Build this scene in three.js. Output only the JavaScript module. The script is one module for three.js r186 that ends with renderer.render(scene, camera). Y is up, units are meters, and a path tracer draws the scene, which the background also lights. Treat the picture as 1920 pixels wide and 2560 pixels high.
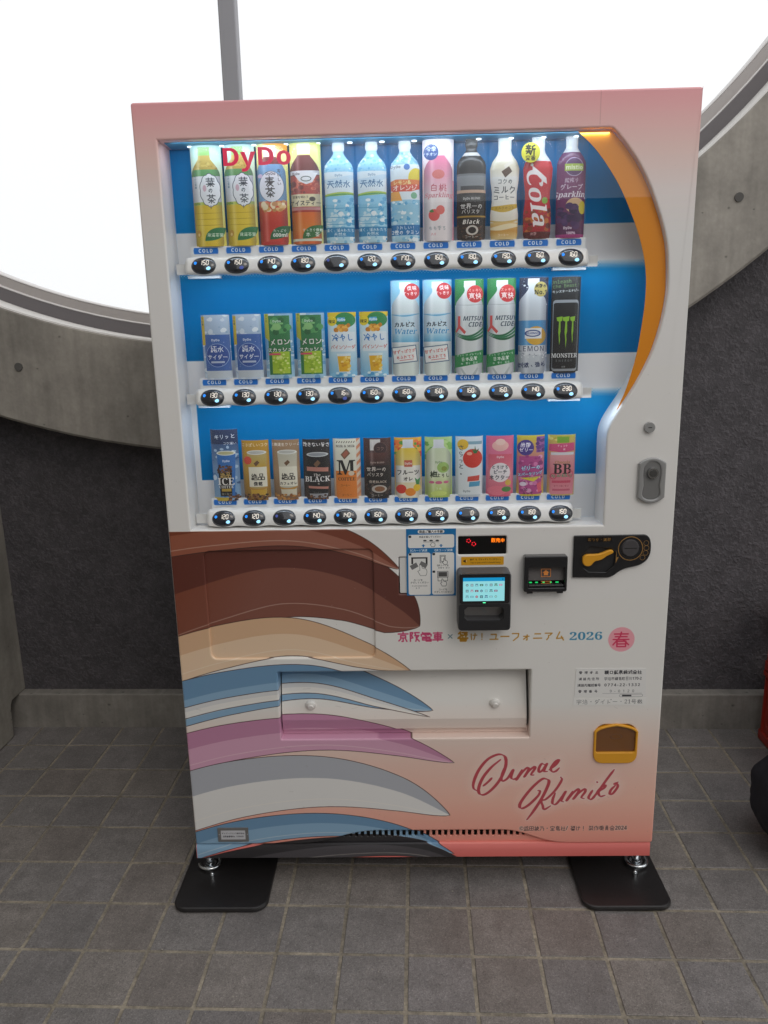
import * as THREE from 'three';
import { mergeGeometries, toCreasedNormals } from 'three/addons/utils/BufferGeometryUtils.js';
import { RoundedBoxGeometry } from 'three/addons/geometries/RoundedBoxGeometry.js';
import { TextGeometry } from 'three/addons/geometries/TextGeometry.js';
import { FontLoader } from 'three/addons/loaders/FontLoader.js';
import { RectAreaLightUniformsLib } from 'three/addons/lights/RectAreaLightUniformsLib.js';

// ---------------------------------------------------------------- camera, sky, sun, exposure
const scene = new THREE.Scene();
const camera = new THREE.PerspectiveCamera(68.06, 0.75, 0.05, 400);
camera.rotation.order = 'YXZ';
camera.position.set(-0.0384, 1.3623, 1.6646);
camera.rotation.set(-0.2285, 0.0236, -0.0213);
RectAreaLightUniformsLib.init();
const SKY = 1.08, LAMP_TOP = 14, LAMP_LOW = 12; // sky, display lamps
{
  const W = 64, H = 32, d = new Float32Array(W * H * 4);
  for (let j = 0; j < H; j++) for (let i = 0; i < W; i++) {
    const el = ((j + 0.5) / H - 0.5) * Math.PI, k = (j * W + i) * 4;
    const up = el > 0 ? 0.95 + 0.1 * Math.sin(el) : 0.95;
    d[k] = SKY * up * 0.985; d[k + 1] = SKY * up; d[k + 2] = SKY * up * 1.015; d[k + 3] = 1;
  }
  const t = new THREE.DataTexture(d, W, H, THREE.RGBAFormat, THREE.FloatType);
  t.mapping = THREE.EquirectangularReflectionMapping; t.magFilter = THREE.LinearFilter; t.needsUpdate = true;
  scene.background = t; scene.environment = t;
}
const sun = new THREE.DirectionalLight(0xfff3e4, 0.36);
sun.position.set(2.5, 6, 5); sun.target.position.set(0, 0.6, 0); sun.castShadow = true; sun.shadow.radius = 40;
Object.assign(sun.shadow.camera, { left: -5, right: 5, top: 5, bottom: -5, near: 0.1, far: 30 });
sun.shadow.mapSize.set(2048, 2048);
scene.add(sun, sun.target);
const renderer = new THREE.WebGLRenderer({ antialias: true });
renderer.toneMapping = THREE.LinearToneMapping; renderer.toneMappingExposure = 1;
renderer.shadowMap.enabled = true;

// ---------------------------------------------------------------- helpers
let seed = 7;
const rnd = () => { seed = (seed + 0x6d2b79f5) | 0; let t = Math.imul(seed ^ (seed >>> 15), 1 | seed); t = (t + Math.imul(t ^ (t >>> 7), 61 | t)) ^ t; return ((t ^ (t >>> 14)) >>> 0) / 4294967296; };
const rr = (a, b) => a + (b - a) * rnd();
const used = {};
const numbered = (n) => { used[n] = (used[n] ?? -1) + 1; return used[n] ? n + '_' + String(used[n]).padStart(3, '0') : n; };
function mesh(name, geo, mat, parent) {
  const m = new THREE.Mesh(geo, mat); m.name = parent && parent !== scene ? name : numbered(name);
  m.castShadow = m.receiveShadow = true; (parent || scene).add(m); return m;
}
function thing(name, label, category, pos = [0, 0, 0], group) {
  const g = new THREE.Group(); g.name = numbered(name); g.position.set(...pos); scene.add(g);
  g.userData = { label, category }; if (group) g.userData.group = group; return g;
}
const S = (...pts) => { const s = new THREE.Shape(); pts.forEach(([x, y], i) => i ? s.lineTo(x, y) : s.moveTo(x, y)); s.closePath(); return s; };
function rrect(x0, y0, x1, y1, r, T = THREE.Shape) {
  const s = new T(), q = Math.PI / 2; r = Math.min(r, (x1 - x0) / 2.001, (y1 - y0) / 2.001);
  s.moveTo(x0 + r, y0); s.lineTo(x1 - r, y0); s.absarc(x1 - r, y0 + r, r, -q, 0); s.lineTo(x1, y1 - r); s.absarc(x1 - r, y1 - r, r, 0, q);
  s.lineTo(x0 + r, y1); s.absarc(x0 + r, y1 - r, r, q, 2 * q); s.lineTo(x0, y0 + r); s.absarc(x0 + r, y0 + r, r, 2 * q, 3 * q); return s;
}
// a plate whose front face lies at z = front and that is `depth` thick, its front edges rounded by `b`
function plate(shape, front, depth, b = 0, seg = 8, bs = 2) {
  const g = new THREE.ExtrudeGeometry(shape, { depth: depth - 2 * b, bevelEnabled: b > 0, bevelThickness: b, bevelSize: b, bevelOffset: -b, bevelSegments: bs, curveSegments: seg });
  g.translate(0, 0, front - depth + b); return g;
}
const box = (x0, y0, z0, x1, y1, z1) => { const g = new THREE.BoxGeometry(x1 - x0, y1 - y0, z1 - z0); g.translate((x0 + x1) / 2, (y0 + y1) / 2, (z0 + z1) / 2); return g; };
const rbox = (x0, y0, z0, x1, y1, z1, r = 0.004, s = 2) => { const g = new RoundedBoxGeometry(x1 - x0, y1 - y0, z1 - z0, s, r); g.translate((x0 + x1) / 2, (y0 + y1) / 2, (z0 + z1) / 2); return g; };
const merge = (list) => mergeGeometries(list.map((g) => { const n = g.index ? g.toNonIndexed() : g; for (const k of Object.keys(n.attributes)) if (!['position', 'normal', 'uv'].includes(k)) n.deleteAttribute(k); return n; }));
function uvXY(g, x0, y0, x1, y1) { const p = g.attributes.position, u = g.attributes.uv; for (let i = 0; i < p.count; i++) u.setXY(i, (p.getX(i) - x0) / (x1 - x0), (p.getY(i) - y0) / (y1 - y0)); return g; }
// uv in metres by the dominant normal
function uvBox(g, s = 1, ox = 0, oy = 0) {
  const p = g.attributes.position, n = g.attributes.normal, u = g.attributes.uv;
  for (let i = 0; i < p.count; i++) {
    const a = Math.abs(n.getX(i)), b = Math.abs(n.getY(i)), c = Math.abs(n.getZ(i)), x = p.getX(i), y = p.getY(i), z = p.getZ(i);
    if (c >= a && c >= b) u.setXY(i, x / s + ox, y / s + oy); else if (b >= a) u.setXY(i, x / s + ox, z / s + oy); else u.setXY(i, z / s + ox, y / s + oy);
  }
  return g;
}
// rows of [x, y, z] joined to a smooth sheet
function sheet(rows, uvOf) {
  const n = rows[0].length, pos = [], uv = [], idx = [];
  rows.forEach((r, j) => r.forEach((p, i) => { pos.push(...p); uv.push(...(uvOf ? uvOf(p, i / (n - 1), j / (rows.length - 1)) : [i / (n - 1), j / (rows.length - 1)])); }));
  for (let j = 0; j < rows.length - 1; j++) for (let i = 0; i < n - 1; i++) { const a = j * n + i; idx.push(a, a + 1, a + n, a + 1, a + n + 1, a + n); }
  const g = new THREE.BufferGeometry();
  g.setAttribute('position', new THREE.Float32BufferAttribute(pos, 3)); g.setAttribute('uv', new THREE.Float32BufferAttribute(uv, 2)); g.setIndex(idx); g.computeVertexNormals(); return g;
}
const canvas = (w, h) => { const c = document.createElement('canvas'); c.width = Math.round(w); c.height = Math.round(h); return c; };
const texOf = (c, srgb = true) => { const t = new THREE.CanvasTexture(c); if (srgb) t.colorSpace = THREE.SRGBColorSpace; t.anisotropy = 8; return t; };
const lin = (r, g, b) => new THREE.Color().setRGB(r, g, b);
const std = (color, roughness = 0.6, o = {}) => new THREE.MeshStandardMaterial({ color, roughness, ...o });
const phys = (color, roughness = 0.4, o = {}) => new THREE.MeshPhysicalMaterial({ color, roughness, ...o });
const glow = (c, k = 1) => new THREE.MeshStandardMaterial({ color: 0x000000, emissive: c, emissiveIntensity: k, roughness: 0.6 });

// tileable value noise, n lattice cells over `size` pixels
function noise(size, cells, oct = 4, gain = 0.55, sx = 1, sy = 1) {
  const out = new Float32Array(size * size); let amp = 1, tot = 0;
  for (let o = 0; o < oct; o++) {
    const nx = Math.min(size, Math.round(cells * sx * 2 ** o)), ny = Math.min(size, Math.round(cells * sy * 2 ** o)), L = new Float32Array(nx * ny);
    for (let i = 0; i < L.length; i++) L[i] = rnd();
    for (let y = 0; y < size; y++) {
      const fy = y / size * ny, iy = Math.floor(fy), ty = fy - iy, wy = ty * ty * (3 - 2 * ty), y0 = (iy % ny) * nx, y1 = ((iy + 1) % ny) * nx;
      for (let x = 0; x < size; x++) {
        const fx = x / size * nx, ix = Math.floor(fx), tx = fx - ix, wx = tx * tx * (3 - 2 * tx), a = ix % nx, b = (ix + 1) % nx;
        out[y * size + x] += amp * ((L[y0 + a] * (1 - wx) + L[y0 + b] * wx) * (1 - wy) + (L[y1 + a] * (1 - wx) + L[y1 + b] * wx) * wy);
      }
    }
    tot += amp; amp *= gain;
  }
  for (let i = 0; i < out.length; i++) out[i] /= tot;
  return out;
}
function dataTex(size, f, srgb) {
  const d = new Uint8Array(size * size * 4);
  for (let i = 0; i < size * size; i++) { const c = f(i); for (let k = 0; k < 3; k++) d[i * 4 + k] = Math.max(0, Math.min(255, Array.isArray(c) ? c[k] : c)); d[i * 4 + 3] = 255; }
  const t = new THREE.DataTexture(d, size, size); t.wrapS = t.wrapT = THREE.RepeatWrapping; t.magFilter = THREE.LinearFilter; t.minFilter = THREE.LinearMipmapLinearFilter; t.generateMipmaps = true;
  if (srgb) t.colorSpace = THREE.SRGBColorSpace; t.needsUpdate = true; return t;
}

// ---------------------------------------------------------------- a small stroke font for the Japanese writing (grid 0..g, y down)
const G = {};
for (const line of `
ア=23e3a7 878b5f|イ=d1961a 878g|ウ=8083 3833d3c95g|エ=24e4 848d 1dfd|オ=15f5 a1af8f a61d|カ=25e5deae 81771f|キ=26e4 1bf9 72ag|ク=6128 54d4c94g|コ=33d3de 3ede|サ=15f5 515a b1ba5g
シ=2246 1749 2facf5|ス=23d3d42f 8aef|セ=17e5b9 515eee|ソ=2147 e2d94g|タ=6128 54d4c94g 58ac|チ=d133 17f7 828a4g|ツ=2347 7286 e3d94g|テ=32d2 17f7 878b4g|ト=515g 58dc|ナ=16f6 818a4g|ニ=34d4 1cfc
ネ=8183 25d51c 878g aaee|ハ=631e a3fe|フ=23d3c94g|ヒ=515eee 58d6|マ=13f38b 69bd|ミ=32c4 48c9 2cdf|ム=813dec b9fg|メ=c12f 46cd|モ=33d3 18f8 838eee|ヤ=26f4b9 517g|ユ=34c4bd 1dfd|ヨ=33d3df3f 39d9
ラ=32d2 26e6d94g|リ=424a c2ca6g|ル=525a1f 929efa|レ=424ef8|ロ=33d3de3e33|ワ=3933d3d95g|ン=2357 2fbcf5|ー=18f8|・=7898 7797
あ=24d4 626a8f ~a64d1c37b8ebcf9g|い=~232a5e8b ~d4f7fb|う=52b3 ~39a6e95g|え=62b3 37c71f8abffe|お=14b4 ~616e2d6acaecag d3f5|か=~25a5ac7f 712f d3f8|き=34d3 38e7 71cc ~3b4gcg|く=c148cg|け=~222a3g 65f5 ~b1ba8g|こ=43d3 ~2a4ede
さ=15e4 71cb ~3b4gcg|し=~414c7gdd|す=14f4 919a ~97596c9b9d6g|せ=06g6 c1cb 414eee|た=14a4 712g a7f7 ~9a9ffe|ち=14e4 ~713b97ebcf6g|つ=~15b3fa8f|て=13f3 ~d3797cdg|と=4178 ~d4483ede|な=14a4 612b d3f5 ~b8be7g6cfe
に=212g 75e5 ~7b8eed|の=~945e2c45b3f99g|は=212g 65f5 ~b1be7f7bfe|ふ=62b4 ~76bb9g5d 2d4a caee|へ=~1b55fc|み=33a3 ~a35e1d2ac9fd e69g|め=~426c9e ~b13e2b55eafd9g|も=~716d9gecda 35c5 39c9|や=~18b4e8ab 529g 7083|よ=~818f3f3cee 85e5
ら=52a4 ~334b98ec6g|り=434a67 ~91c4ba6g|る=33c3 ~c32b87ecag6f8d|れ=414g 1574 0eb5caceg|ろ=33c3 ~c32b87ec8g|わ=414g 15740e ~0ea6fa9g|を=14e4 713a ~3a97ad ~e85c5gdg|ん=~812f69adcgfb|ひ=~23738a4d9gdad3fa
、=6a9e|。=~6b9b9e6e6b|!=818b 8f8g
口=33d3de3e33|日=41c1cf4f41 48c8|田=11f1ff1f11 818f 18f8|木=15f5 818g 851d 85fd|氵=2135 0638 1f5a|言=7193 15f5 38d8 3bdb 3ede4g3e|糸=9045b7 d53cec 8c8g 4d2f cdef|車=12f2 35d5db3b35 38d8 0ege 818g|貝=30d0dc3c30 34d4 38d8 5c2g bceg|青=12f2 8087 34d4 06g6 39d9dg 393g 3bdb 3ded
阝=111g 115136365a1b|辶=1134 07374c1g 1e4dggg|亻=5107 373g|月=21e1eg 212b0g 26e6 2beb|音=8082 03g3 5457 b4b7 07g7 3adadg3g3a 3ddd|反=21f1 218b5g 26e6 e6 e67b 3g 6afg|艹=03g3 5056 b0b6|金=8007 80g7 48c8 1bfb 888g 5d6f cdbf 0ggg
一=08g8|世=05g5 424eee 828a c2ca 8aca|界=田@20e8 870d 87gd 5b4g bbbg|天=22e2 07g7 821g 87fg|然=4108 32733b 3555 95g5 c1c5 c57b c5gb d0f2 1d0f 5d4f 9daf ddff|水=818f6f 16651e e4a8fe|白=8153 34d4de3e34 39d9|桃=木@007g 91986f d1dfgf 7486 79a8 d6f4 d8gb
麦=12f2 35d5 08g8 8088 782e 7ada4g 6aeg|茶=02g2 5054 b0b4 841a 84ga 3bdb 888g 6d3f adef|葉=02g2 5054 b0b4 06g6 454aea 8589 c5ca 0cgc 8a8g 8c2g 8ceg|厳=3053 8082 d0b3 14g4 142c0g 47a7 4aaa 4d9d 474d a7ag c5b9 b7f7 e79g b9gg|選=辶@00gg 6191 a1a464 c1f1f4b4 69g9 868c c6cc 5cgc 9d7f cdee|新=4042 0282 2335 6355 0686 0a8a 468g 4b1e 4b7e f1b3 b3b88g b7g7 e7eg
定=8082 1612f2f6 38d8 888f 8bdb 5a1g 3cffgf|番=d122 8189 05g5 851a 85fa 田@29eg|清=氵@00gg 青@60gg|澄=氵@00gg 6194 f17a e0b3 c3f8 79f9 8aeaee8e8a 6ggg|純=糸@006g 71g1 b0bfgfgc 767bfbf6|冷=0235 1f49 a057 a0g7 88c8 6aeaae acdg|限=阝@00gg 81f1f8 84f4 88f8 818gbe a8gg fabc
後=b074c4 e375e8 9a5f 8bdb5g 9cgg 5106 5509 282g|味=口@006d 83f3 68g8 b0bg b85e b8ge|爽=02g2 8087 871g 87gg 3468 6438 a4d8 d4a8 398d d98d|快=303g 0528 5457 83e3e9 59g9 b0b9 b95g bagg|絶=糸@006g 9074 82d2b5 75f5fb7b 757ggggd b5bb|品=40c0c64640 09797g0g09 99g9gg9g99
微=4006 4409 282g 6165a5a1 8085 58a8 6a6e4g 6a9aae d0b7 c4g4 f4ag c8gg|糖=404g 0777 1235 7255 471d 477d b0b2 72g2 7279 5g 84e4e888 9bfbfg9g9b b2ba|北=515g 0656 0e5c a1afgf f4a8|海=氵@00gg 8056 73f3 75f5fe6e75 59g9 b5be|道=辶@00gg 9092 d0c2 63g3 85e5ed8d85 88e8 8aea|生=4227 44e4 39d9 818f 1fff
飽=4005 4084 2575 252g5e 7577 b087 a4f4fa a7e7eb aba7agggg|旨=d133 3037e7e5 日@38dg|深=氵@00gg 6462g2g4 9375 c3e6 6ageta 69g9 b6bg b95e b9ge|甘=05g5 414gcgc1 4aca|本=14f4 818g 841c 84gc 5cbc|質=7021 2127 2373 f092 9297 94g4 貝@36dg|香=d022 04g4 8188 8419 84f9 日@49cg|製=2072 1474 4048 b0b6 e0e8 898b 0bgb 8b1g 6d6g 8bgg
法=氵@00gg 73f3 58g8 b0b8 b86eee ccfg|刺=0393 505g 2a268695 5a1e 5a9e c2cb g0gg|激=氵@00gg 62a2a868 65a5 58b8 7a5g 7cacaf9g d0b7 c4g4 f4ag c8gg|強=126266161a6a5g2g b075e5 c3f6 78f8fc7c78 b7bg 6ggf|炭=8085 3135d5d1 17f7 170g 5a4c e9cc 893g 8cfg|酸=0181 13737g1g13 1b7b 3135 5155 c094f3 b498 d4f7 b88c a8e89g agg
商=8082 02g2 5265 b2a5 1g16f6fg 5abbbf5f5a|購=貝@007g 74g4 a0a6 d0d6 68g8 8a8g 8afafg 8cfc 6ege|入=6183 831g 83gg|手=d122 26e6 0bgb 818g6f|順=111g 414g 616g 72g2 84f4fc8c84 88f8 ac8g dcgg|決=氵@00gg 73f3f8 59g9 b0b9 b95g b9gg|済=氵@00gg a0a2 62g2 72e8 f268 8a5g 8aeaeg 8ded|返=辶@00gg 73f3 737b5d 86e67d 87ed|却=1373 4048 0888 481e1e8d 929g 92f2fbdb
販=貝@007g 反@70gg|売=8084 12f2 34d4 1a17f7fa 6a2g aaaggggd|中=24e4ec2c24 818g|京=8082 03g3 46c6ca4a46 8a8g6g 4c1f cceg|阪=阝@00gg 反@70gg|電=22e2 0704g4g7 2187 5575 a5c5 29e9ee2e29 2bebee 878ggggd|響=4013 4356 1a75 7171b1b577 d1f1e3f5d7 d1d8 8a8b 0bgb 4cdcdg4g4c 4edeoo|春=12f2 25e5 08g8 80750e a8ge 4adadg4g4a 4ddd
管=4014 3272 5254 c0a3 b2g2 d2d4 8086 0906g6g9 484g 48d8dc4c 4edede dg4g|理=1272 1777 1d7b 424c 91g1g89891 95g5 c1cg 8bgb 7ggg|者=24c4 8088 08g8 e11d 日@49dg|名=7117 63d30g 598b 6aeaeg6g6a|樋=木@006g 1133 辶@60gg a1f1c3 a4f4fc a4ad a7f7 aafa d4dd|口_=33d3de3e33|鉱=金@007g c0c2 72g2 727a5g c59efe dbgg|泉=7062 31d1d73731 34d4 878g6g 0a5a1f ea9b bbgf
株=木@006g 9175 84g4 59g9 b0bg b95f b9gf|式=04g4 b0b6gggc 2989 585e 1f9d d0f2|会=8007 80g7 48c8 1bfb 6b3geg aceg|社=3133 16661d 393g 496b 98g8 c2cg 7ggg|連=辶@00gg 車@60gd|絡=糸@006g b076 a3f37b 95gb 8bfbfg8g8b|先=4125 33e3 8088 08g8 681g a8aggggd|住=亻@00gg a0c2 74g4 79g9 6ggg b4bg|所=0181 14747919 141a0g f1b3 b3b88g b7g7 e7eg
宇=8082 1612f2f6 37d7 0bgb 878g5g|治=氵@00gg b076e5 d3f7 8afafg8g8a|市=8083 03g3 2e26e6ee 838g|槇=木@006g 72g2 b0b4 84f4fc8c84 87f7 89f9 6dgd 9e7g dffg|島=8062 32d2d83832 35d5 3838 3bfbfgcg 5b5fafad|町=田@018e 92g2 d2dg9g|目=30d0dg3g30 35d5 3ada|川=212a0g 818e e1eg|話=言@006g f082 65g5 b2ba 8afafg8g8a|号=40c0c64640 08g8 584bdbcg9g|機=木@006g 7079 c0b9gg 74a7 d4f7 6afa 8a6g fc9g
武=22a2 06g6 b0b8gggc d0f2 696g 6cac 292g 0ggf|田_=11f1|綾=糸@006g 93f3 b0b6 66g6 9779 c7f9 a97d acf87g 9dgg|乃=22c2b8f8eg 525a1g|宝=8082 1612f2f6 38d8 3cdc 1gfg 888g|委=d022 04g4 8088 8408 84g8 0bgb 795dfg c95g|員=50b0b45450 貝@25eg|作=亻@00gg 9075 84g4 b4bg b8g8 bcgc|自=8062 32d2dg3g32 37d7 3bdb|梅=木@006g 9067 83g3 85f5fe7e85 69g9 b5be|種=d022 0575 404g 4609 4679 73g3 85f5fa8a85 b1bg 6ggg|今=8007 80g7 58b8 3bcb8g|季=d022 04g4 8088 8408 84g8 4aca8c 8c8g6g 0dgd|超=4048 1474 0888 3b0g 2dgg 92f2f7 c37a 9bebef9f9b|搾=313g 0565 0b69 a0a2 72g2 927a b6e6 a8ag abfb aefe
`.trim().split(/[\n|]/)) { const k = line.indexOf('='); G[line.slice(0, k)] = line.slice(k + 1).replace(/o/g, 'e'); }
const SMALL = { ャ: 'ヤ', ュ: 'ユ', ョ: 'ヨ', ッ: 'ツ', ィ: 'イ', ェ: 'エ', ォ: 'オ', っ: 'つ', ょ: 'よ', ゃ: 'や' };
const VOICED = {}; 'ガカ|グク|ゴコ|ザサ|ジシ|ズス|ゼセ|ゾソ|ダタ|デテ|ドト|バハ|ブフ|ベヘ|がか|ぎき|ぐく|ごこ|ざさ|じし|ずす|ぜせ|だた|で て|どと|ばは|びひ|ぶふ|べへ'.split('|').forEach((s) => { const c = [...s.replace(' ', '')]; VOICED[c[0]] = [c[1], 0]; });
'パハ|ピヒ|プフ|ペヘ|ぱは|ぷふ|ぺへ'.split('|').forEach((s) => { const c = [...s]; VOICED[c[0]] = [c[1], 1]; });
G['へ'] = G['へ']; G['ヘ'] = G['へ'];
const hx = (c) => parseInt(c, 17);
function strokes(g, ch, x, y, w, h) {
  if (SMALL[ch]) return strokes(g, SMALL[ch], x + w * 0.12, y + h * 0.3, w * 0.68, h * 0.68);
  if (VOICED[ch]) {
    const [b, half] = VOICED[ch]; strokes(g, b, x, y + h * 0.04, w * 0.92, h * 0.96);
    if (half) { g.moveTo(x + w * 1.02, y + h * 0.08); g.arc(x + w * 0.94, y + h * 0.08, w * 0.08, 0, 7); } else { g.moveTo(x + w * 0.8, y); g.lineTo(x + w * 0.86, y + h * 0.14); g.moveTo(x + w * 0.95, y - h * 0.03); g.lineTo(x + w * 1.01, y + h * 0.11); }
    return true;
  }
  const d = G[ch]; if (!d) return false;
  for (let s of d.split(' ')) {
    if (s[1] === '@') { const [a, b, c, e] = [...s.slice(2)].map(hx); strokes(g, s[0], x + w * a / 16, y + h * b / 16, w * (c - a) / 16, h * (e - b) / 16); continue; }
    const smooth = s[0] === '~'; if (smooth) s = s.slice(1);
    const p = []; for (let i = 0; i + 1 < s.length; i += 2) { const a = hx(s[i]), b = hx(s[i + 1]); if (a >= 0 && b >= 0) p.push([x + w * a / 16, y + h * b / 16]); }
    if (p.length < 2) continue;
    g.moveTo(...p[0]);
    if (!smooth || p.length < 3) p.slice(1).forEach((q) => g.lineTo(...q));
    else { for (let i = 1; i < p.length - 1; i++) { const e = i === p.length - 2 ? p[i + 1] : [(p[i][0] + p[i + 1][0]) / 2, (p[i][1] + p[i + 1][1]) / 2]; g.quadraticCurveTo(...p[i], ...e); } }
  }
  return true;
}
// writes `str` centred on (x, y), characters `size` high; o: v (downwards), wt, sx, rot, out (outline colour), font, left
function txt(g, str, x, y, size, color, o = {}) {
  const sx = o.sx ?? 1, wt = o.wt ?? 0.1, chars = [...str], font = `${o.italic ? 'italic ' : ''}${o.reg ? '' : 'bold '}${size * 1.08}px ${o.font ?? 'sans-serif'}`;
  g.save(); g.translate(x, y); if (o.rot) g.rotate(o.rot); g.scale(sx, 1); g.font = font; g.textBaseline = 'alphabetic'; g.lineCap = g.lineJoin = 'round';
  const cjk = (c) => G[c] || SMALL[c] || VOICED[c];
  const adv = chars.map((c) => cjk(c) ? size * (o.sp ?? 1.04) : g.measureText(c).width + (o.ls ?? 0));
  const total = o.v ? chars.length * size * 1.08 : adv.reduce((a, b) => a + b, 0);
  let at = o.left ? 0 : -total / 2;
  for (const pass of o.out ? [0, 1] : [1]) {
    let p = at; g.strokeStyle = g.fillStyle = pass ? color : o.out; g.lineWidth = size * (pass ? wt : wt + (o.ow ?? 0.16));
    chars.forEach((c, i) => {
      const px = o.v ? -size / 2 : p, py = o.v ? p : -size / 2;
      if (cjk(c)) { g.beginPath(); strokes(g, c, px + size * 0.06, py + size * 0.06, size * 0.88, size * 0.88); g.stroke(); }
      else { if (!pass) { g.lineWidth = size * (o.ow ?? 0.16); g.strokeText(c, px, py + size * 0.88); } else g.fillText(c, px, py + size * 0.88); }
      p += o.v ? size * 1.08 : adv[i];
    });
  }
  g.restore();
}

// ---------------------------------------------------------------- surface materials
const nA = noise(512, 8, 6, 0.6), nB = noise(512, 40, 4, 0.7), nFine = noise(512, 170, 2, 0.8), nStreak = noise(512, 5, 5, 0.6, 9, 0.8);
const pits = (() => { const a = new Float32Array(512 * 512); for (let k = 0; k < 90; k++) { const cx = rnd() * 512, cy = rnd() * 512, r = rr(1, 3.4); for (let y = -4; y <= 4; y++) for (let x = -4; x <= 4; x++) { const d = Math.hypot(x, y * 1.3); if (d < r) a[((cy + y + 512) % 512 | 0) * 512 + ((cx + x + 512) % 512 | 0)] = Math.max(0, 1 - d / r); } } return a; })();
const concreteMap = dataTex(512, (i) => { const v = 150 + 52 * (nA[i] - 0.5) + 36 * (nStreak[i] - 0.5) + 16 * (nB[i] - 0.5) + 10 * (nFine[i] - 0.5) - 60 * pits[i]; return [v, v * 0.975, v * 0.935]; }, true);
const concreteBump = dataTex(512, (i) => 128 + 90 * (nA[i] - 0.5) + 70 * (nFine[i] - 0.5) - 110 * pits[i]);
const M = {};
M.concrete = std(lin(1.07, 1.05, 1.03), 0.85, { map: concreteMap, bumpMap: concreteBump, bumpScale: 0.0016 });
M.concretePale = std(lin(1, 0.99, 0.96), 0.85, { map: concreteMap, bumpMap: concreteBump, bumpScale: 0.0012 });
M.kerb = std(lin(0.86, 0.85, 0.84), 0.88, { map: concreteMap, bumpMap: concreteBump, bumpScale: 0.0014 });
const nS1 = noise(512, 34, 3, 0.6), nS2 = noise(512, 80, 3, 0.6);
const stuccoBump = dataTex(512, (i) => { const b = Math.max(0, nS1[i] - 0.46) * 3.2; return 255 * Math.min(1, b * 0.75 + nS2[i] * 0.45); });
const stuccoMap = dataTex(512, (i) => { const v = 79 + 26 * (nS1[i] - 0.5) + 26 * (nA[i] - 0.5) + 26 * (nFine[i] - 0.5); return [v * 1.0, v * 0.96, v * 1.0]; }, true);
M.stucco = std(lin(1, 1, 1.01), 0.78, { map: stuccoMap, bumpMap: stuccoBump, bumpScale: 0.0024 });
const tileMap = dataTex(512, (i) => { let v = 120 + 46 * (nFine[i] - 0.5) + 22 * (nB[i] - 0.5) + 24 * (nA[i] - 0.5); if (nFine[i] > 0.86) v += 26; if (nFine[i] < 0.16) v -= 26; return [v * 1.02, v * 0.985, v * 0.965]; }, true);
const tileBump = dataTex(512, (i) => 128 + 120 * (nFine[i] - 0.5) + 60 * (nB[i] - 0.5));
const tileRough = dataTex(512, (i) => 125 + 60 * (nB[i] - 0.5) + 60 * (nA[i] - 0.5));
const tileMats = [[1, 1, 1.01], [0.92, 0.92, 0.94], [1.08, 1.05, 1.02], [0.97, 0.93, 0.9], [1.02, 1.02, 1.05]].map((c) => std(lin(...c), 1, { map: tileMap, bumpMap: tileBump, bumpScale: 0.0006, roughnessMap: tileRough }));
const groutMap = dataTex(512, (i) => { const v = 135 + 60 * (nA[i] - 0.5) + 50 * (nB[i] - 0.5) + 40 * (nFine[i] - 0.5); return [v * 1.03, v * 0.97, v * 0.87]; }, true);
M.grout = std(lin(1, 1, 1), 0.95, { map: groutMap, bumpMap: concreteBump, bumpScale: 0.001 });
M.aluminium = std(lin(0.75, 0.73, 0.72), 0.5, { metalness: 0.2 });
M.gasket = std(lin(0.16, 0.148, 0.155), 0.7);
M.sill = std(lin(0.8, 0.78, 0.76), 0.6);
M.steelPost = std(lin(0.36, 0.36, 0.39), 0.5, { metalness: 0.3 });
M.blackSteel = phys(lin(0.013, 0.0115, 0.012), 0.9, { roughnessMap: tileRough, clearcoat: 0.35, clearcoatRoughness: 0.4, bumpMap: concreteBump, bumpScale: 0.0003 });
M.zinc = std(lin(0.72, 0.75, 0.78), 0.22, { metalness: 1 });
M.glass = phys(0xffffff, 0, { transmission: 1, thickness: 0, ior: 1.5 });

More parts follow.
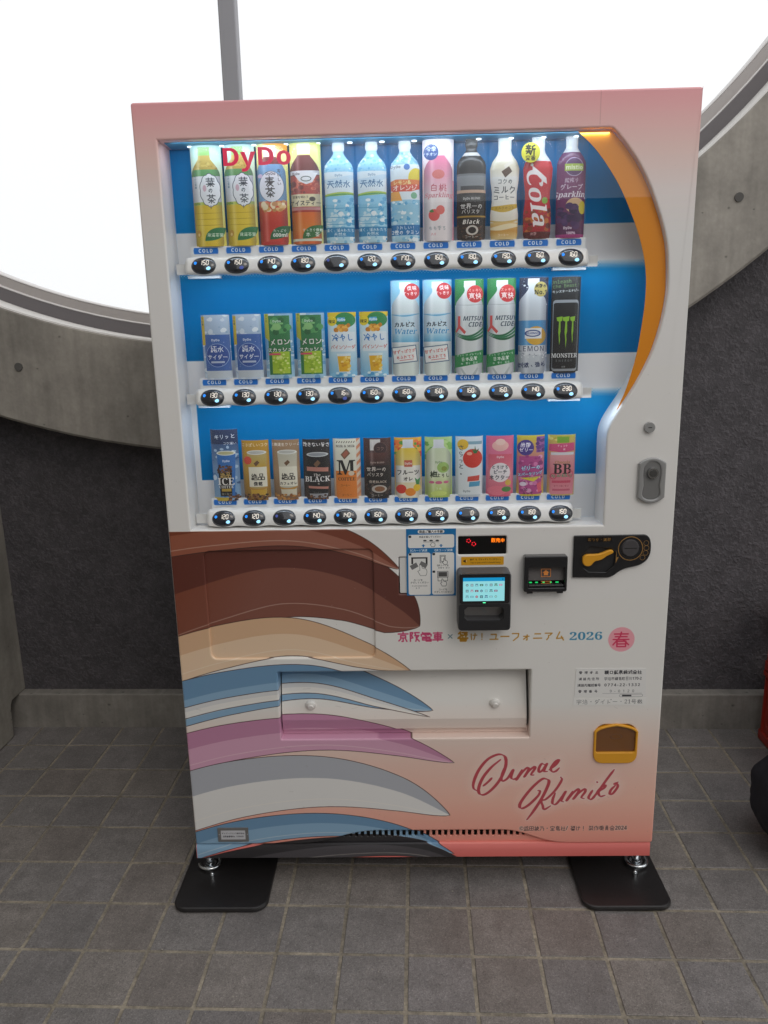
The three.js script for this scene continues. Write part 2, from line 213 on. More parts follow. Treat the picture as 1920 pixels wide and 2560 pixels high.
// ---------------------------------------------------------------- the place: floor, kerb, wall with its round window, side wall
const TURN = -0.024;
const WIN = [-0.555, 3.47];
{
  const floor = new THREE.Group(); floor.name = 'floor'; floor.userData = { kind: 'structure', label: 'grey brown square floor tiles with pale mortar joints' }; floor.rotation.y = TURN; scene.add(floor);
  const bed = new THREE.PlaneGeometry(2, 2, 1, 1); bed.rotateX(-Math.PI / 2); bed.scale(60, 1, 60); bed.translate(0, -0.0022, 0); uvBox(bed, 0.7);
  mesh('mortar_bed', bed, M.grout, floor);
  const P = 0.1486, T = P - 0.0085, X0 = -0.037, Z0 = 0.0765, forms = [];
  for (let k = 0; k < 8; k++) {
    const g = plate(rrect(-T / 2, -T / 2, T / 2, T / 2, 0.002), 0, 0.012, 0.0013, 1, 1); g.rotateX(-Math.PI / 2);
    uvBox(g, 0.34, rnd(), rnd()); forms.push(g);
  }
  const far = [];
  for (let i = -22; i < 24; i++) for (let j = -6; j < 22; j++) {
    const x = X0 + (i + 0.5) * P, z = Z0 + (j + 0.5) * P;
    if (j < -5 && z < -0.76) continue;
    const inView = i >= -11 && i <= 9 && j <= 7, k = Math.floor(rnd() * 8), y = rr(-0.0006, 0.0006), q = Math.floor(rnd() * 4) * Math.PI / 2, tm = tileMats[Math.floor(rnd() * 5)];
    if (inView) { const t = mesh('tile', forms[k], tm, floor); t.position.set(x + rr(-1, 1) * 0.0004, y, z + rr(-1, 1) * 0.0004); t.rotation.y = q + rr(-0.004, 0.004); } else far.push([x, y, z, q]);
  }
  const inst = new THREE.InstancedMesh(forms[0], tileMats[0], far.length), o = new THREE.Object3D();
  far.forEach(([x, y, z, q], n) => { o.position.set(x, y, z); o.rotation.y = q; o.updateMatrix(); inst.setMatrixAt(n, o.matrix); });
  inst.name = 'outlying_tiles'; inst.userData.kind = 'stuff'; inst.receiveShadow = true; floor.add(inst);
}
{
  const kerb = mesh('kerb_strip', uvBox(rbox(-1.8, -0.05, -0.86, 3.2, 0.131, -0.79, 0.006), 1.1), M.kerb); kerb.rotation.y = TURN; kerb.userData.kind = 'structure';
}
{ // the dark rendered wall, its round opening, the concrete surround, and the round window set in it
  const wall = thing('rendered_wall', 'dark grey rough rendered wall behind the vending machine, with a round opening in a concrete surround', 'wall'); wall.rotation.y = TURN;
  const s = S([-1.8, 0.0], [3.6, 0.0], [3.6, 6.4], [-2.9, 6.4], [-2.9, 0.0]); const hole = new THREE.Path(); hole.absarc(WIN[0], WIN[1], 2.3, 0, Math.PI * 2, true); s.holes.push(hole);
  mesh('render_coat', uvBox(plate(s, -0.83, 0.22, 0, 90), 0.4), M.stucco, wall);
  const lathe = (pts, m, name, parent, sc) => { const g = new THREE.LatheGeometry(pts.map(([r, z]) => new THREE.Vector2(r, z)), 220); g.rotateX(Math.PI / 2); g.scale(1, 1, 1); g.translate(WIN[0], WIN[1], 0); const n = toCreasedNormals(g, 0.5); uvBox(n, sc ?? 1.4); return mesh(name, n, m, parent); };
  const ring = lathe([[2.46, -0.86], [2.46, -0.708], [2.452, -0.7], [2.13, -0.7], [2.126, -0.704], [2.126, -1.06], [2.34, -1.06]].map(([r, z]) => [r, z]), M.concrete, 'concrete_surround', wall);
  ring.material.side = THREE.DoubleSide;
  for (const [x, y] of [[-1.246, 1.291], [0.927, 1.728]]) {
    const d = new THREE.CylinderGeometry(0.0125, 0.0125, 0.006, 20); d.rotateX(Math.PI / 2); d.translate(x, y, -0.6985);
    mesh('tie_plug', d, std(lin(0.11, 0.105, 0.1), 0.9), ring);
  }
  const win = thing('round_window', 'large round window with a grey metal frame and one upright mullion, behind the vending machine', 'window', [0, 0, 0]); win.rotation.y = TURN;
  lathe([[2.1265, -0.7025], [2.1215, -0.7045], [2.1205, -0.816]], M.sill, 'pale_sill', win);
  lathe([[2.124, -0.815], [2.082, -0.815], [2.082, -0.825]], M.gasket, 'outer_channel', win);
  lathe([[2.0822, -0.817], [2.0795, -0.8145], [2.077, -0.817], [2.077, -0.84]], M.aluminium, 'rim', win);
  lathe([[2.077, -0.838], [2.05, -0.838], [2.05, -0.85]], std(lin(0.46, 0.43, 0.42), 0.5), 'inner_channel', win);
  lathe([[2.0502, -0.84], [2.047, -0.836], [2.044, -0.84], [2.044, -0.9], [2.12, -0.9]], M.aluminium, 'rim', win);
  mesh('mullion', rbox(-0.583, WIN[1] - 2.06, -0.9, -0.531, WIN[1] + 2.06, -0.855, 0.004), M.steelPost, win);
  const pane = new THREE.CircleGeometry(2.06, 96); pane.translate(WIN[0], WIN[1], -0.88); mesh('pane', pane, M.glass, win);
}
{ // the side wall at the left, cut out at its foot over the kerb
  const w = thing('side_wall', 'grey concrete wall at the left edge, notched at its foot over the kerb', 'wall');
  w.rotation.y = TURN;
  const g = new THREE.ExtrudeGeometry(S([-0.84, 0.131], [-0.74, 0.131], [-0.728, 0.115], [-0.722, 0], [7, 0], [7, 5.2], [-0.84, 5.2]), { depth: 0.3, bevelEnabled: true, bevelSize: 0.006, bevelThickness: 0.006, bevelOffset: -0.006, bevelSegments: 2 });
  g.applyMatrix4(new THREE.Matrix4().set(0, 0, -1, 0, 0, 1, 0, 0, 1, 0, 0, 0, 0, 0, 0, 1)); g.translate(-1.45, 0, 0);
  mesh('concrete_face', uvBox(g, 1.5), M.concretePale, w);
}
{ // unseen wall added behind the camera to block low sky light
  const w = thing('added_facing_wall', 'added unseen grey concrete wall facing the vending machine, blocks low sky light', 'wall');
  mesh('concrete_face', uvBox(box(-1.9, 0, 3.9, 5, 2.25, 4.2), 1.5), M.concretePale, w);
}
{ // crumbs of grit on the floor
  const list = [], c = new THREE.IcosahedronGeometry(1, 0);
  for (let i = 0; i < 130; i++) { const g = c.clone(), r = rr(0.0006, 0.0019); g.scale(r * rr(0.7, 1.6), r * rr(0.5, 0.9), r * rr(0.7, 1.6)); g.rotateY(rnd() * 6); const k = rnd() < 0.35; g.translate(rr(-1.4, 1.2), 0.0008, k ? rr(-0.77, -0.66) : rr(-0.7, 0.7)); list.push(g); }
  const m = mesh('grit', merge(list), std(lin(0.34, 0.31, 0.27), 0.9)); m.userData.kind = 'stuff'; m.userData.label = 'pale crumbs of grit scattered over the floor tiles';
}

// ---------------------------------------------------------------- the vending machine
const MX0 = -0.58, MX1 = 0.58, MY0 = 0.08, MY1 = 1.84;
const printC = canvas(1346, 2042), pg = printC.getContext('2d');
const K = 2042 / 1.76, px = (x) => (x - MX0) * K, py = (y) => (MY1 - y) * K;
{ // the film printed on the front: pink fading to white and to salmon, wavy ribbons, lettering
  const gr = pg.createLinearGradient(0, py(1.84), 0, py(0.08));
  for (const [y, c] of [[1.84, '#f5a9b0'], [1.805, '#f6b4b6'], [1.77, '#f5c2bf'], [1.72, '#f3d2cb'], [1.64, '#f0e5e2'], [1.55, '#eceae8'], [0.5, '#eceae6'], [0.44, '#eedfd6'], [0.34, '#efcbbd'], [0.24, '#f3bfad'], [0.15, '#f2a896'], [0.121, '#f09c8c'], [0.116, '#ef8680'], [0.08, '#e6726c']]) gr.addColorStop((1.84 - y) / 1.76, c);
  pg.fillStyle = gr; pg.fillRect(0, 0, 1346, 2042);
  // flowing ribbons, a plain pattern
  const ribbon = (pts, w0, w1, fill, shade, line = '#2c1512') => {
    const cur = new THREE.CatmullRomCurve3(pts.map(([x, y]) => new THREE.Vector3(px(x), py(y), 0))), n = 90, up = [], dn = [], md = [];
    for (let i = 0; i <= n; i++) { const t = i / n, p = cur.getPoint(t), d = cur.getTangent(t), w = K * w0 * Math.pow(Math.max(0, 1 - t ** 2.6), 0.8) / 2; up.push([p.x - d.y * w, p.y + d.x * w]); dn.push([p.x + d.y * w, p.y - d.x * w]); md.push([p.x + d.y * w * 0.15, p.y - d.x * w * 0.15]); }
    const path = (a, b) => { pg.beginPath(); [...a, ...b.slice().reverse()].forEach((q, i) => i ? pg.lineTo(...q) : pg.moveTo(...q)); pg.closePath(); };
    const mix = (c, k) => '#' + new THREE.Color(c).lerp(new THREE.Color(k > 0 ? '#ffffff' : '#3a2230'), Math.abs(k)).getHexString(), along = (c, a, b) => { const q = pg.createLinearGradient(px(-0.57), 0, px(0.02), py(0.3) * 0.2); q.addColorStop(0, mix(c, a)); q.addColorStop(0.55, c); q.addColorStop(1, mix(c, b)); return q; };
    path(up, dn); pg.fillStyle = along(fill, -0.08, 0.05); pg.fill(); path(md, dn); pg.fillStyle = along(shade, -0.08, 0.02); pg.fill(); path(up, dn); pg.strokeStyle = line; pg.lineWidth = 1.6; pg.stroke(); pg.beginPath(); up.forEach((q, i) => { const t = i / n, k = 0.16; pg.lineTo(q[0] + (dn[i][0] - q[0]) * k, q[1] + (dn[i][1] - q[1]) * k); }); pg.strokeStyle = 'rgba(255,245,235,0.35)'; pg.lineWidth = 2.4; pg.stroke();
  };
  pg.save(); pg.beginPath(); pg.rect(px(-0.5695), py(0.936), px(0.14) - px(-0.5695), py(0.08) - py(0.936)); pg.clip();
  const flow = (pts, w, fill, shade) => ribbon(pts, w, w * 0.5, fill, shade, '#3a2420');
  flow([[-0.70, 0.72], [-0.50, 0.79], [-0.32, 0.83], [-0.16, 0.80], [-0.05, 0.735], [0.0, 0.70]], 0.23, '#7c3a22', '#602a1c');
  flow([[-0.70, 0.90], [-0.48, 0.93], [-0.28, 0.935], [-0.14, 0.895], [-0.045, 0.84]], 0.085, '#97533a', '#7c3a22');
  flow([[-0.70, 0.58], [-0.48, 0.65], [-0.30, 0.675], [-0.14, 0.63], [-0.02, 0.585]], 0.11, '#ecccaa', '#dcb48f');
  flow([[-0.70, 0.47], [-0.46, 0.535], [-0.26, 0.555], [-0.10, 0.515], [0.03, 0.475]], 0.115, '#86aecd', '#6b95b8');
  flow([[-0.70, 0.445], [-0.46, 0.51], [-0.26, 0.53], [-0.10, 0.492], [0.02, 0.46]], 0.028, '#eceae6', '#dcdcdc');
  flow([[-0.70, 0.34], [-0.46, 0.405], [-0.24, 0.425], [-0.06, 0.395], [0.08, 0.345]], 0.10, '#d9a0bd', '#c486a8');
  flow([[-0.70, 0.20], [-0.46, 0.275], [-0.24, 0.295], [-0.06, 0.26], [0.07, 0.20]], 0.16, '#e9e8e6', '#b4b7bf');
  flow([[-0.70, 0.07], [-0.46, 0.15], [-0.24, 0.175], [-0.06, 0.15], [0.08, 0.09]], 0.075, '#86aecd', '#6b95b8');
  flow([[-0.70, 0.00], [-0.44, 0.075], [-0.20, 0.11], [0.0, 0.10], [0.16, 0.03]], 0.07, '#2e2930', '#1f1b21');
  pg.restore();
  // title line
  const t = (s, x, w, y, c, o) => { const n = [...s].length; txt(pg, s, px(x), py(y), w / n / 1.04 * K, c, { left: true, wt: 0.13, ...o }); };
  t('京阪電車', -0.052, 0.108, 0.674, '#cf4674'); txt(pg, '×', px(0.071), py(0.6735), 30, '#6d8a94', { reg: true });
  const gold = pg.createLinearGradient(px(0.085), 0, px(0.34), 0); gold.addColorStop(0, '#c08a1c'); gold.addColorStop(0.3, '#c7a552'); gold.addColorStop(0.7, '#a98c46'); gold.addColorStop(1, '#b89e5c');
  t('響', 0.088, 0.0262, 0.673, gold, { wt: 0.16 }); t('け!', 0.117, 0.038, 0.673, gold); t('ユーフォニアム', 0.161, 0.178, 0.672, gold, { wt: 0.11 });
  txt(pg, '2026', px(0.387), py(0.671), 0.0265 * K, '#3f8fb4', { font: 'serif', sx: 1.22 });
  pg.fillStyle = '#f3a9b4'; pg.beginPath(); pg.arc(px(0.4697), py(0.661), 0.0305 * K, 0, 7); pg.fill(); txt(pg, '春', px(0.4697), py(0.661), 0.041 * K, '#d8385e', { wt: 0.085 });
  // the handwritten name
  const hand = ["O415,165 350,220 295,290 268,360 275,400 310,405 360,370 410,310 440,250 455,190 445,142 400,128 330,160 270,230 235,310 232,360 262,382", "300,345 335,315 358,290", "440,225 425,290 435,312 470,290 505,235 492,285 510,300 540,285", "565,235 530,303 565,255 600,222 612,232 585,282 612,245 650,215 655,228 630,268 650,272", "720,200 700,195 682,228 686,252 712,235 736,196 718,244 742,248", "755,236 800,200 818,170 795,180 766,225 776,250 800,246 822,225",
    "680,380 695,385 680,420 620,480 575,505 555,490 570,450 630,370 700,305 735,300 755,320 735,380 700,450 650,530 610,585", "835,288 842,310 800,380 740,440 706,452 716,486 728,514 770,490", "800,400 786,440 785,472 810,476 850,425 872,390 846,450 862,462", "920,388 882,453 922,402 958,372 962,390 930,440 964,400 1004,372 1008,392 984,430 1004,440", "1058,382 1034,430 1050,445 1078,425", "1085,322 1092,328", "1200,240 1150,312 1092,400 1062,432", "1085,400 1128,352 1146,348 1138,366 1102,392 1114,424 1146,418", "1215,348 1186,380 1180,408 1200,405 1230,362 1226,338 1208,338 1232,326"];
  const X = (x) => px(0.1273 + (x - 230) * 0.000352), Y = (y) => py(0.2709 - (y - 370) * 0.000393);
  for (const [col, add, al] of [['#f4ddd3', 5, 0.3], ['#bf4a54', 0, 1]]) hand.forEach((s) => {
    const p = s.replace('O', '').split(' ').map((q) => { const [a, b] = q.split(',').map(Number); return new THREE.Vector3(X(a), Y(b), 0); }), c = new THREE.CatmullRomCurve3(p, false, 'catmullrom', 0.5), n = Math.ceil(c.getLength() / 1.2);
    if (add) { pg.save(); pg.shadowColor = '#f7e4da'; pg.shadowBlur = 26; pg.globalAlpha = 0.55; pg.strokeStyle = '#f4ddd3'; pg.lineWidth = 9; pg.lineJoin = pg.lineCap = 'round'; pg.beginPath(); c.getPoints(60).forEach((q, i) => i ? pg.lineTo(q.x, q.y) : pg.moveTo(q.x, q.y)); pg.stroke(); pg.stroke(); pg.restore(); return; }
    pg.globalAlpha = al; pg.fillStyle = col; const big = p.length > 12 && c.getLength() > 200 ? 1.2 : 1;
    for (let i = 0; i <= n; i++) { const q = c.getPointAt(i / n), d = c.getTangentAt(i / n), w = big * (1.5 + 2.9 * Math.abs(d.x * 0.45 - d.y * 0.9) * Math.min(1, 6 * Math.min(i / n, 1 - i / n) + 0.35)) + add; pg.beginPath(); pg.ellipse(q.x, q.y, w, w * 0.72, -0.6, 0, 7); pg.fill(); }
  });
  pg.globalAlpha = 1;
  txt(pg, '©武田綾乃・宝島社/「響け!」製作委員会2024', px(0.375), py(0.161), 15.6, '#5b3a38', { wt: 0.1, out: '#eec6b8', ow: 0.2, sx: 0.93 });
}
{ // film seam at the top, small scuffs and dust
  pg.strokeStyle = 'rgba(120,60,60,0.22)'; pg.lineWidth = 1.5; pg.beginPath(); pg.moveTo(px(0.372), py(1.83)); pg.lineTo(px(0.372), py(1.765)); pg.stroke();
  for (let i = 0; i < 260; i++) { const y = 0.1 + 1.7 * Math.pow(rnd(), 1.7); pg.fillStyle = rnd() < 0.5 ? 'rgba(90,80,72,0.16)' : 'rgba(255,255,255,0.2)'; pg.beginPath(); pg.ellipse(px(rr(-0.57, 0.57)), py(y), rr(0.6, 1.8), rr(0.5, 1.3), rnd() * 3, 0, 7); pg.fill(); }
  for (let i = 0; i < 22; i++) { const x = px(rr(-0.55, 0.55)), y = py(rr(0.1, 0.6)); pg.strokeStyle = 'rgba(80,66,60,0.14)'; pg.lineWidth = rr(0.8, 1.6); pg.beginPath(); pg.moveTo(x, y); pg.quadraticCurveTo(x + rr(-8, 8), y + rr(-4, 4), x + rr(-22, 22), y + rr(-6, 6)); pg.stroke(); }
}
const printT = texOf(printC);
const microT = dataTex(512, (i) => 128 + 70 * (nFine[i] - 0.5) + 20 * (nB[i] - 0.5)); microT.repeat.set(5, 7.5);
const sheenT = dataTex(512, (i) => 108 + 46 * (nA[i] - 0.5) + 16 * (nB[i] - 0.5));
const filmed = phys(0xffffff, 1, { map: printT, roughnessMap: sheenT, clearcoat: 0.15, clearcoatRoughness: 0.3, bumpMap: microT, bumpScale: 0.00012 });
const uvPrint = (g) => uvXY(g, MX0, MY0, MX1, MY1);
M.white = phys(lin(0.74, 0.735, 0.715), 0.42, { clearcoat: 0.2, clearcoatRoughness: 0.3 });
M.inner = std(lin(0.78, 0.84, 0.9), 0.5);
M.blackGloss = phys(lin(0.012, 0.012, 0.014), 0.22, { clearcoat: 0.6, clearcoatRoughness: 0.15 });
M.blackMatt = std(lin(0.018, 0.018, 0.02), 0.55);
M.greyPlastic = std(lin(0.085, 0.085, 0.09), 0.5);
M.orange = phys(lin(0.78, 0.36, 0.02), 0.38, { clearcoat: 0.3 });
M.grey = std(lin(0.38, 0.38, 0.38), 0.4, { metalness: 0.4 });
M.dark = std(lin(0.01, 0.01, 0.01), 0.9);

const vm = thing('vending_machine', 'tall white and pink drinks vending machine with lit display window on two black plates', 'vending machine');
const part = (name, g, m, parent = vm, label) => { const o = mesh(name, g, m, parent); if (label) o.userData.label = label; return o; };
// cabinet: five walls around the empty display box
part('cabinet', merge([rbox(-0.566, 0.082, -0.66, 0.566, 1.826, -0.13, 0.008), box(-0.562, 0.09, -0.13, -0.552, 1.82, -0.09), box(0.552, 0.09, -0.13, 0.562, 1.82, -0.09)]), M.white);
// window outline, right side from the top corner down
const OPEN_R = [[0.392, 1.7598], [0.4006, 1.757], [0.4236, 1.7326], [0.4514, 1.6968], [0.4772, 1.6524], [0.4963, 1.6086], [0.5092, 1.5741], [0.5208, 1.5316], [0.5256, 1.4884], [0.5276, 1.445], [0.5234, 1.401], [0.5147, 1.3568], [0.5013, 1.3122], [0.4809, 1.2663], [0.4555, 1.2207], [0.4349, 1.1883], [0.4208, 1.1624], [0.4156, 1.1441], [0.4145, 1.1274], [0.4148, 1.0786]];
const curveR = new THREE.CatmullRomCurve3(OPEN_R.slice(2).map(([x, y]) => new THREE.Vector3(x, y, 0))).getPoints(70).map((p) => [p.x, p.y]);
const OPEN = [[-0.519, 0.9385], [0.4155, 0.9365], ...curveR.slice().reverse(), [0.4075, 1.7505], [0.398, 1.7588], [0.39, 1.7598], [-0.523, 1.7588]];
const pathOf = (pts, T = THREE.Path) => { const s = new T(); pts.forEach(([x, y], i) => i ? s.lineTo(x, y) : s.moveTo(x, y)); s.closePath(); return s; };
{
  const d = new THREE.Shape(); d.moveTo(-0.57, 0.1215); d.lineTo(-0.31, 0.1212); d.bezierCurveTo(-0.22, 0.122, -0.2, 0.157, -0.1, 0.157); d.lineTo(0.19, 0.157); d.bezierCurveTo(0.27, 0.157, 0.28, 0.1195, 0.37, 0.119);
  d.lineTo(0.567, 0.1185); d.absarc(0.567, 0.1245, 0.006, -Math.PI / 2, 0); d.lineTo(0.5725, 1.826); d.absarc(0.567, 1.824, 0.006, 0, Math.PI / 2); d.lineTo(-0.566, 1.83); d.absarc(-0.566, 1.824, 0.006, Math.PI / 2, Math.PI); d.closePath();
  d.holes.push(pathOf(OPEN), rrect(-0.339, 0.411, 0.2615, 0.5872, 0.003, THREE.Path), rrect(-0.4935, 0.6235, -0.106, 0.888, 0.014, THREE.Path), rrect(0.4185, 0.346, 0.518, 0.4425, 0.025, THREE.Path), rrect(0.0855 + 0.004, 0.8725, 0.1985, 0.9145, 0.003, THREE.Path), rrect(-0.0465, 0.7795, 0.07, 0.868, 0.003, THREE.Path), rrect(0.242, 0.783, 0.334, 0.866, 0.003, THREE.Path));
  part('door', uvPrint(plate(d, 0, 0.085, 0.004, 16, 3)), filmed);
  part('recessed_panel', uvPrint(plate(rrect(-0.4955, 0.6215, -0.104, 0.89, 0.014), -0.0055, 0.02, 0.001, 6)), filmed);
  part('hinged_cover', uvPrint(plate(rrect(-0.0448, 0.7812, 0.068, 0.8663, 0.003), -0.002, 0.02, 0.001, 6)), M.white);
}
// ---- display: liner, printed back panel, glass, orange trim
{
  const liner = [...OPEN, OPEN[0]].map(([x, y]) => [x + (x < -0.1 ? -0.002 : 0.002), y + (y > 1.5 ? 0.002 : y < 0.95 ? -0.002 : 0)]);
  part('display_liner', toCreasedNormals(sheet([liner.map(([x, y]) => [x, y, -0.0862]), liner.map(([x, y]) => [x, y, -0.126])].reverse()), 0.6), M.inner);
  const liner2 = liner.map(([x, y]) => [x, y]);
  part('window_reveal', toCreasedNormals(sheet([liner2.map(([x, y]) => [x * 0.9985, y, -0.0855]), liner2.map(([x, y]) => [x * 0.9985, y, -0.009])]), 0.6), M.inner);
  const bc = canvas(1120, 940), b = bc.getContext('2d'), bx = (x) => (x + 0.56) * 1000, by = (y) => (1.80 - y) * 1000;
  b.fillStyle = '#f0f1f3'; b.fillRect(0, 0, 1120, 940);
  for (const [x0, x1, y1, y0, soft] of [[-0.531, 0.56, 1.80, 1.5905, 0], [-0.531, 0.56, 1.515, 1.3145, 1], [-0.5085, 0.56, 1.237, 1.038, 1]]) {
    const gr = b.createLinearGradient(0, by(y1), 0, by(y0)); gr.addColorStop(0, soft ? '#1c98d6' : '#1890d2'); gr.addColorStop(0.3, soft ? '#0680c2' : '#1088cc'); gr.addColorStop(1, soft ? '#047aba' : '#0a84c8');
    b.fillStyle = gr; b.fillRect(bx(x0), by(y1), (x1 - x0) * 1000, (y1 - y0) * 1000);
    if (soft) for (let r = 0; r < 7; r++) for (let i = 0; i < 160; i++) { b.fillStyle = '#f0f1f3'; b.beginPath(); b.ellipse(bx(x0) + i * 7 + (r % 2) * 3.5, by(y1) + r * 3.2 - 1, 3.4 - r * 0.45, 2.4 - r * 0.28, 0, 0, 7); b.fill(); }
  }
  part('display_back_panel', uvXY(plate(rrect(-0.545, 0.92, 0.548, 1.775, 0.004), -0.0915, 0.01, 0, 4), -0.56, 0.86, 0.56, 1.8), phys(0xffffff, 0.7, { map: texOf(bc), specularIntensity: 0.25 }));
  const OL = new THREE.CatmullRomCurve3([[0.331, 1.7575], [0.3661, 1.7258], [0.4003, 1.6826], [0.4258, 1.642], [0.449, 1.5938], [0.4663, 1.5512], [0.4776, 1.5125], [0.4845, 1.473], [0.4853, 1.4202], [0.4795, 1.3576], [0.4738, 1.3142], [0.4576, 1.2481], [0.4383, 1.1925]].map(([x, y]) => new THREE.Vector3(x, y, 0))).getPoints(60).map((p) => [p.x, p.y]);
  const right = curveR.filter(([, y]) => y > 1.192).map(([x, y]) => [x - 0.0012, y]);
  part('orange_trim', plate(pathOf([...OL, ...right.slice().reverse(), [0.4065, 1.7495], [0.398, 1.7577]], THREE.Shape), -0.0125, 0.002), phys(lin(0.86, 0.30, 0.003), 0.4));
  const g = new THREE.ShapeGeometry(pathOf(OPEN.map(([x, y]) => [x * 0.998, y + (y > 1.5 ? -0.001 : 0.001)]), THREE.Shape), 8); g.translate(0, 0, -0.0068); part('glass_pane', g, M.glass);
}
const font = await new FontLoader().loadAsync('fonts/droid/droid_sans_bold.typeface.json');
{ // red lettering on the inside of the glass, brightened by an added glow
  const g = new TextGeometry('DyDo', { font, size: 0.0345, depth: 0.0006, curveSegments: 8, bevelEnabled: false }); g.computeBoundingBox(); const b = g.boundingBox;
  g.translate(-b.min.x, 0, 0); g.scale(0.139 / (b.max.x - b.min.x), 1.0, 1); g.translate(-0.3925, 1.7085, -0.0085);
  part('glass_lettering', g, std(lin(0.72, 0.03, 0.1), 0.5, { emissive: lin(0.6, 0.02, 0.07), emissiveIntensity: 0.4 }));
}
// ---- lamps at the head of the display and under the two upper bars
const strip = (x0, x1, y, z, k) => { const l = new THREE.RectAreaLight(0xdff0ff, k, x1 - x0, 0.012); l.position.set((x0 + x1) / 2, y, z); l.lookAt((x0 + x1) / 2, y - 1, z - 0.55); l.castShadow = true; scene.add(l); };
{
  const housing = part('lamp_rail', box(-0.515, 1.7572, -0.075, 0.385, 1.7606, -0.02), std(lin(0.08, 0.3, 0.5), 0.5));
  for (let i = 0; i < 13; i++) { const g = new THREE.CylinderGeometry(0.0055, 0.0055, 0.002, 14); g.translate(-0.47 + i * 0.0672, 1.7566, -0.052); part('lamp', g, glow(0xe6f6ff, 2.2), housing); }
  strip(-0.5, 0.395, 1.7545, -0.0135, LAMP_TOP);
}
// ---- bars with their buttons
const ROWS = [
  { y: 1.5155, h: 0.0405, x: -0.451, p: 0.07071, l: -0.4955, r: 0.3685, price: ['150', '150', '140', '180', '', '120', '170', '160', '180', '190', '160', '160'] },
  { y: 1.2365, h: 0.0385, x: -0.4525, p: 0.07065, l: -0.4935, r: 0.3665, price: ['130', '130', '130', '130', '16', '160', '160', '160', '160', '160', '140', '230'] },
  { y: 0.961, h: 0.0405, x: -0.4465, p: 0.0699, l: -0.489, r: 0.3545, price: ['120', '120', '', '140', '140', '160', '150', '150', ' 0', '150', '160', '160'] },
];
const SEG = { 0: 'abcdef', 1: 'bc', 2: 'abged', 3: 'abgcd', 4: 'fgbc', 5: 'afgcd', 6: 'afgedc', 7: 'abcf', 8: 'abcdefg', 9: 'abcdfg' };
function digits(str, w, h) { // seven-segment figures, lower left at the origin
  const list = [], t = h * 0.115, gap = w * 1.45;
  [...str].forEach((c, i) => { for (const s of SEG[c] ?? '') {
    const [x0, y0, x1, y1] = { a: [0.1, 1, 0.9, 1], d: [0.1, 0, 0.9, 0], g: [0.1, 0.5, 0.9, 0.5], b: [1, 0.54, 1, 0.96], c: [1, 0.04, 1, 0.46], f: [0, 0.54, 0, 0.96], e: [0, 0.04, 0, 0.46] }[s];
    const g = box(Math.min(x0, x1) * w - t / 2 * (x0 === x1 ? 1 : 0), y0 * h - (x0 === x1 ? 0 : t / 2), 0, x1 * w + t / 2 * (x0 === x1 ? 1 : 0), y1 * h + (x0 === x1 ? 0 : t / 2), 0.0006); g.translate(i * gap, 0, 0); list.push(g);
  } });
  const g = merge(list); g.applyMatrix4(new THREE.Matrix4().makeShear(0, 0, 0.1, 0, 0, 0)); return g;
}
